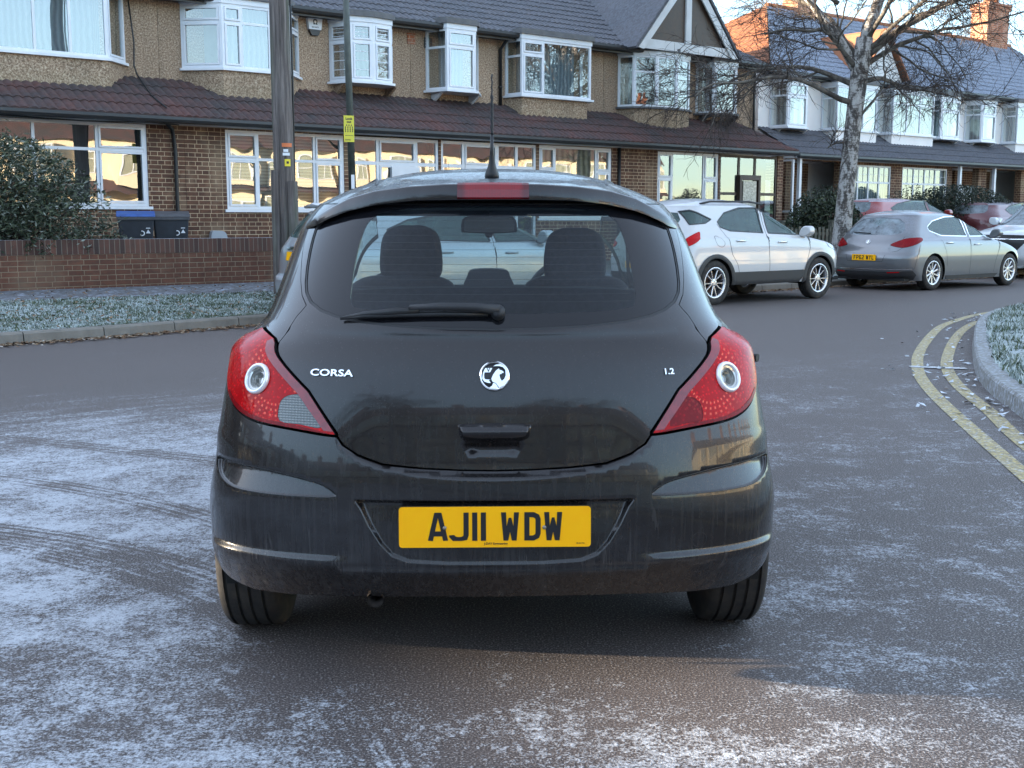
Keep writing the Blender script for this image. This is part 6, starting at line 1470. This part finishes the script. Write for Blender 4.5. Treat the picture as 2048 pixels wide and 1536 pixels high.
m=textmesh('WATCH',.026,.001,1,.001); m.transform(sg_@Matrix.Translation((-.025,-.008,2.455-zb))@TXT); link('sign_lettering',m,M['pblack'],ysg)
MB().box(-.03,.03,-.004,0,1.62-zb,1.86-zb).build('number_label',M['upvc'],lp,False,sg_@Matrix.Translation((.05,-.012,0)))
# garden wall ------------------------------------------------------
gw=thing('garden_wall','low brick garden wall with a frosty soldier-course top beside the verge','wall',SN(-12,17.0,0),STREET)
MB().box(0,20.7,0,.215,.15,.825).build('wall_courses',M['wallbrick'],gw); MB().box(-.01,20.71,-.006,.221,.826,1.035).build('wall_coping',M['soldier'],gw)
gp=thing('gate_pier','short brick pier with a concrete cap at the end of the garden wall','pier',SN(9.3,17.6,0),STREET)
MB().box(-.05,.36,0,.36,.2,1.22).build('pier_shaft',M['wallbrick'],gp); MB().box(-.09,.40,-.04,.40,1.22,1.30).build('pier_cap',M['kerb'],gp)
# bins --------------------------------------------------------------
M['bin']=plain('charcoal_plastic',(.030,.035,.045),.5,var=.2,sc=6); M['binblue']=plain('blue_plastic_lid',(.03,.09,.30),.45,var=.25,sc=6); M['lidgrey']=plain('grey_plastic_lid',(.075,.075,.082),.55,var=.3,sc=9)
def wheelie(label,loc,lidmat):
    b=thing('wheelie_bin',label,'bin',loc,STREET-R(20),'wheelie bins behind the garden wall')
    mb=MB(); vs=[(-.21,-.24,.08),(.21,-.24,.08),(.21,.20,.08),(-.21,.20,.08),(-.275,-.33,.93),(.275,-.33,.93),(.275,.33,.93),(-.275,.33,.93)]
    mb.add(vs,[(0,3,2,1),(4,5,6,7),(0,1,5,4),(1,2,6,5),(2,3,7,6),(3,0,4,7)]); o=mb.build('bin_body',M['bin'],b); md=o.modifiers.new('b','BEVEL'); md.width=.02; md.segments=2
    MB().box(-.29,.29,-.35,.34,.915,.955).build('bin_rim',M['lidgrey'],b)
    l=MB().prism([(-.36,.958),(.36,.958),(.37,.995),(.30,1.045),(.0,1.055),(-.33,1.0)],-.295,.295,Matrix(((0,0,1,0),(1,0,0,0),(0,1,0,0),(0,0,0,1)))).build('bin_lid',lidmat,b); md=l.modifiers.new('b','BEVEL'); md.width=.012; md.segments=2
    MB().tube([(-.24,.36,1.0),(.24,.36,1.0)],.018,8).build('bin_handle',M['bin'],b)
    for sx in (-1,1): MB().lathe([(0,-.03),(.10,-.03),(.10,.03),(0,.03)],20,Matrix.Translation((sx*.24,.22,.10))@Matrix.Rotation(R(90),4,'Y')).build('bin_wheel',M['black'],b)
    wt=M['upvc']
    for txt,sz,x,z in (('wheelie',.042,.02,.80),('BIN',.05,.0,.745)): 
        m=textmesh(txt,sz,.001,1,.001); m.transform(Matrix.Translation((x,-.325+(.93-z)*.10,z))@TXT); link('bin_lettering',m,wt,b)
    s=MB()
    for k in (0,1): s.prism([(.145,.70+k*.075),(.215,.70+k*.075),(.18,.76+k*.075)],.0,.003,Matrix(((1,0,0,0),(0,0,-1,-.312),(0,1,0,0),(0,0,0,1))))
    arc=[(.085+.035*math.cos(a),-.316,.70+.035*math.sin(a)) for a in np.linspace(-1.9,1.9,14)]
    s.tube(arc,.009,6); s.build('recycling_mark',wt,b)
    return b
wheelie('dark wheelie bin with a blue lid behind the garden wall',SN(6.98,18.75,.40),M['binblue'])
wheelie('dark wheelie bin with a grey lid behind the garden wall',SN(7.60,18.85,.40),M['lidgrey'])
mbx=thing('meter_box','small rounded grey meter box fixed low on the brick wall beside the bins','meter box',SN(8.95,19.88,.98),STREET)
o=MB().prism(smoothpoly([(-.12,-.13),(-.12,.12),(0,.14),(.10,.13),(.16,.06),(.16,-.07),(.1,-.13)],True,3),0,.10,Matrix(((1,0,0,-.1),(0,0,-1,0),(0,1,0,0),(0,0,0,1)))).build('box_cover',plain('pale_grey_plastic',(.35,.37,.40),.5),mbx)
# fence -------------------------------------------------------------
fe=thing('picket_fence','weathered low timber picket fence by the birch trunk','fence',SN(19.2,17.1,.34),STREET)
tf=plain('weathered_fence_timber',(.10,.095,.075),.9,var=.45,sc=9)
for k in range(26): MB().box(k*.14,k*.14+.075,-.02,0,.05,.80+.03*math.sin(k*2.3)).build('picket',tf,fe)
for z in (.25,.62): MB().box(-.05,3.7,0,.04,z,z+.07).build('fence_rail',tf,fe)
for x in (0,1.8,3.6): MB().box(x-.05,x+.05,-.03,.07,-.05,.92).box(x-.065,x+.065,-.045,.085,.92,.96).build('fence_post',tf,fe)
# ================================================================== VEGETATION
t=NT('birch_bark'); oc=t.coord(); n1=t.noise(t.mapv(oc,(7,7,3.2)),1,5,.75,dist=.5); n2=t.noise(t.mapv(oc,(9,9,40)),1,3,.6); x=t.sep(oc)
c_=t.ramp(t.math('ADD',t.math('MULTIPLY',n1,.8),t.math('MULTIPLY',n2,.2)),[(.42,(.045,.038,.034)),(.49,(.12,.105,.095)),(.53,(.34,.32,.30)),(.7,(.50,.48,.46))])
t.P(Base_Color=c_,Roughness=.85,Normal=t.bump(n1,.8,.02)); M['birch']=t.m
t=NT('branch_bark'); oc=t.coord(); t.P(Base_Color=t.mix(t.rng(t.noise(oc,5,5,.7),.4,.65),(.045,.036,.030),(.17,.15,.125)),Roughness=.9); M['branch']=t.m
M['twig']=plain('twig_bark',(.050,.036,.030),.9,var=.4,sc=3)
def grow_tree(seed,limbs,trunk,tr,lv2=(9,12),lv3=(8,11),lv4=(5,7),droop=.55,twr=.0052):
    rnd=random.Random(seed); T=MB(); B=MB(); W=MB(); T.tube(trunk,tr,14)
    def path(p,d,L,n,wob,dr):
        pts=[p.copy()]; d=d.normalized()
        for i in range(n):
            d=(d+Vector((rnd.gauss(0,wob),rnd.gauss(0,wob),rnd.gauss(0,wob*.8)-dr*(i/n)*.3))).normalized(); p=p+d*(L/n); pts.append(p.copy())
        return pts
    def at(pts,u):
        k=u*(len(pts)-1); i=min(int(k),len(pts)-2); return pts[i].lerp(pts[i+1],k-i),(pts[i+1]-pts[i]).normalized()
    def side(d,ang):
        a=d.orthogonal().normalized(); a.rotate(Matrix.Rotation(rnd.random()*6.283,3,d)); return (d*math.cos(ang)+a*math.sin(ang)).normalized()
    for (p0,d0,L0,r0,mat) in limbs:
        p=path(Vector(p0),Vector(d0),L0,12,.13,.35); rr=[max(.016,r0*(1-.86*i/12)) for i in range(13)]
        (T if mat else B).tube(p,rr,8)
        for k in range(max(1,int(rnd.randint(*lv2)*min(1,(L0/4.0)**1.3)))):
            u=rnd.uniform(.16,1.0); q,d=at(p,u); L1=L0*rnd.uniform(.22,.48)*(1.15-u*.5); r1=max(.012,r0*(1-.86*u)*.55)
            p1=path(q,side(d,rnd.uniform(.5,1.15)),L1,8,.20,.25); B.tube(p1,[max(.009,r1*(1-.8*i/8)) for i in range(9)],5,False)
            for k2 in range(rnd.randint(*lv3)):
                u1=rnd.uniform(.1,1.0); q1,d1=at(p1,u1); L2=rnd.uniform(.45,1.15)*(1 if L0>2 else .7); p2=path(q1,side(d1,rnd.uniform(.4,1.1))+Vector((0,0,-.02)),L2,6,.26,.25); W.tube(p2,[twr*1.5*(1-.5*i/6) for i in range(7)],3,False)
                for k3 in range(rnd.randint(*lv4)):
                    q2,d2=at(p2,rnd.uniform(.1,1)); L3=rnd.uniform(.18,.55); W.tube(path(q2,side(d2,rnd.uniform(.3,1.0))+Vector((0,0,-.08)),L3,4,.28,.3),[twr,twr*.85,twr*.7,twr*.6,twr*.5],3,False)
    return T,B,W
bz0=gz(21.6,15.6); bp=SN(21.35,15.7,bz0)
bt=thing('birch_tree','leafless silver birch with flaking black and white bark behind the grey hatchback','tree',bp,0)
trunk=[(-.10,0,-.1),(-.07,0,.4),(-.02,0,1.2),(.05,0,2.3),(.12,0,3.3),(.20,0,4.2),(.28,0,4.9)]
tr=[.26,.215,.185,.172,.17,.185,.175]
limbs=[((.20,0,4.1),(-.42,.1,1.0),4.6,.11,1),((.28,0,4.7),(.10,.15,1.0),5.2,.14,1),((.28,0,4.5),(.72,-.1,.75),4.4,.09,0),
 ((.10,0,3.55),(-1.0,-.1,.36),4.2,.065,0),((.15,0,3.9),(-.95,.35,.55),4.2,.06,0),((.20,0,4.2),(-.8,-.5,.7),4.0,.055,0),((.28,0,4.4),(-.55,.6,.9),3.6,.06,0),
 ((.25,0,4.3),(1.0,.2,.42),4.4,.062,0),((.28,0,4.6),(.9,-.5,.55),4.2,.055,0),((.25,0,4.0),(.85,.5,.30),3.6,.06,0),((.3,0,4.8),(.45,-.6,1.0),4.2,.055,0),
 ((.12,0,3.2),(.55,-.3,.55),1.7,.035,0),((.05,0,2.75),(-1,.0,-.05),.55,.03,0),((-.3,0,5.6),(-.9,.0,.5),3.4,.05,0),((.5,0,5.8),(.9,.3,.5),3.6,.05,0),((.4,0,6.0),(-.5,.2,.9),3.2,.05,0)]
T,B,W=grow_tree(11,limbs,trunk,tr)
T.build('trunk',M['birch'],bt,True); B.build('branches',M['branch'],bt,True); W.build('twigs',M['twig'],bt)
def foliage(name,label,cat,loc,rad,nl,lsz,mats,rnd,stems=40,asp=.35,lumpy=.35,group=None,frost=0):
    b=thing(name,label,cat,loc,0,group); rx_,ry_,rz_=rad; vs=[];fs=[];mi=[]; S_=MB()
    lob=[(Vector((rnd.gauss(0,1),rnd.gauss(0,1),rnd.gauss(0,.7))).normalized(),rnd.uniform(-lumpy,lumpy)) for _ in range(26)]
    def rad_at(d): 
        q=1.0
        for l,a in lob:
            c=max(0,l.dot(d)); q+=a*c**10
        return q
    tips=[]
    for _ in range(stems):
        d=Vector((rnd.gauss(0,1),rnd.gauss(0,1),abs(rnd.gauss(.3,.8)))).normalized(); q=rad_at(d)*rnd.uniform(.8,1.12); tip=Vector((d.x*rx_*q,d.y*ry_*q,rz_*.95*(.15+.85*d.z)*q+.1)); 
        m_=Vector((tip.x*.45,tip.y*.45,tip.z*.55)); S_.tube([(tip.x*.12,tip.y*.12,-.05),m_,tip],[.014,.009,.003],4,False); tips.append((m_,tip))
    for _ in range(nl):
        if rnd.random()<.35 and tips:
            m_,tp_=rnd.choice(tips); u=rnd.random()**.6; p=m_.lerp(tp_,u)+Vector((rnd.gauss(0,.05),rnd.gauss(0,.05),rnd.gauss(0,.05)))
        else:
            d=Vector((rnd.gauss(0,1),rnd.gauss(0,1),rnd.gauss(.15,.9))).normalized(); q=rad_at(d)*rnd.random()**.30; p=Vector((d.x*rx_*q,d.y*ry_*q,rz_*.5+d.z*rz_*.5*q))
        if p.z<.02: continue
        a=Vector((rnd.gauss(0,1),rnd.gauss(0,1),rnd.gauss(-.1,.7))).normalized(); n_=a.orthogonal().normalized(); n_.rotate(Matrix.Rotation(rnd.random()*6.28,3,a)); L=lsz*rnd.uniform(.6,1.4); c=n_*L*asp; k=len(vs)
        vs+=[p-a*L*.5,p+c*.5,p+a*L*.5,p-c*.5]; fs.append((k,k+1,k+2,k+3)); mi.append(min(len(mats)-1,int(rnd.random()**1.5*len(mats))))
    me=bpy.data.meshes.new('foliage'); me.from_pydata([tuple(v) for v in vs],[],fs)
    for m_ in mats: me.materials.append(m_)
    me.polygons.foreach_set('material_index',mi); me.update(); link('foliage',me,None,b); S_.build('stems',M['twig'],b)
    return b
def leafm(name,a,b): 
    t=NT(name); oc=t.coord(); t.P(Base_Color=t.mix(t.noise(oc,6,3),a,b),Roughness=.6); return t.m
LD=leafm('dark_leaf',(.018,.028,.014),(.045,.062,.030)); LM=leafm('mid_leaf',(.05,.07,.035),(.10,.12,.065)); LF=leafm('pale_leaf_edge',(.16,.18,.14),(.26,.28,.24)); LH=leafm('hedge_leaf',(.008,.016,.010),(.022,.036,.020))
rnd=random.Random(3)
p=SN(4.55,18.15,.38); foliage('shrub','large dark narrow-leaved shrub behind the garden wall at the left edge','shrub',p,(1.55,1.0,2.25),30000,.085,[LD,LD,LM,LF],rnd,150,.26,.38)
p=SN(6.1,17.6,.38); foliage('shrub','low straggly part-bare plant spilling over the garden wall beside the bins','shrub',p,(.55,.35,.80),2600,.07,[LD,LM,LF],rnd,60,.28,.3)
p=SN(23.3,17.7,.38); foliage('shrub','bushy green shrub just left of the birch trunk','shrub',p,(.95,.7,1.55),12000,.075,[LD,LH,LM],rnd,60,.5,.25)
p=SN(30.9,18.9,.38); foliage('hedge','long rounded dark green hedge above the red cars','hedge',p,(1.75,.8,1.95),34000,.055,[LH,LH,LD],rnd,20,.6,.05)
p=SN(28.6,18.9,.38); foliage('shrub','small dark shrub between the birch and the long hedge','shrub',p,(.7,.5,1.65),5000,.06,[LH,LD],rnd,30,.5,.3)
p=SN(13.4,18.9,.40); o=foliage('shrub','thin bare shrub in front of the glazed porches','shrub',p,(1.0,.5,1.95),260,.05,[LD,LM],rnd,120,.4,.2)
b2=copy_tree(bt,Vector((-5,-15,0)),R(120),'bare birch tree standing behind the camera'); b3=copy_tree(bt,Vector((6,-19,0)),R(200),'second bare birch tree standing behind the camera')
copy_tree(lp,Vector((2.6,-13,0)),R(90),'lamp post standing behind the camera')
copy_tree(bt,Vector((-21.6,5.6,-.6)),R(40),'bare birch tree added outside the picture to dapple the sun patch')  # unseen copy added in the sun shaft so its branches soften the patch
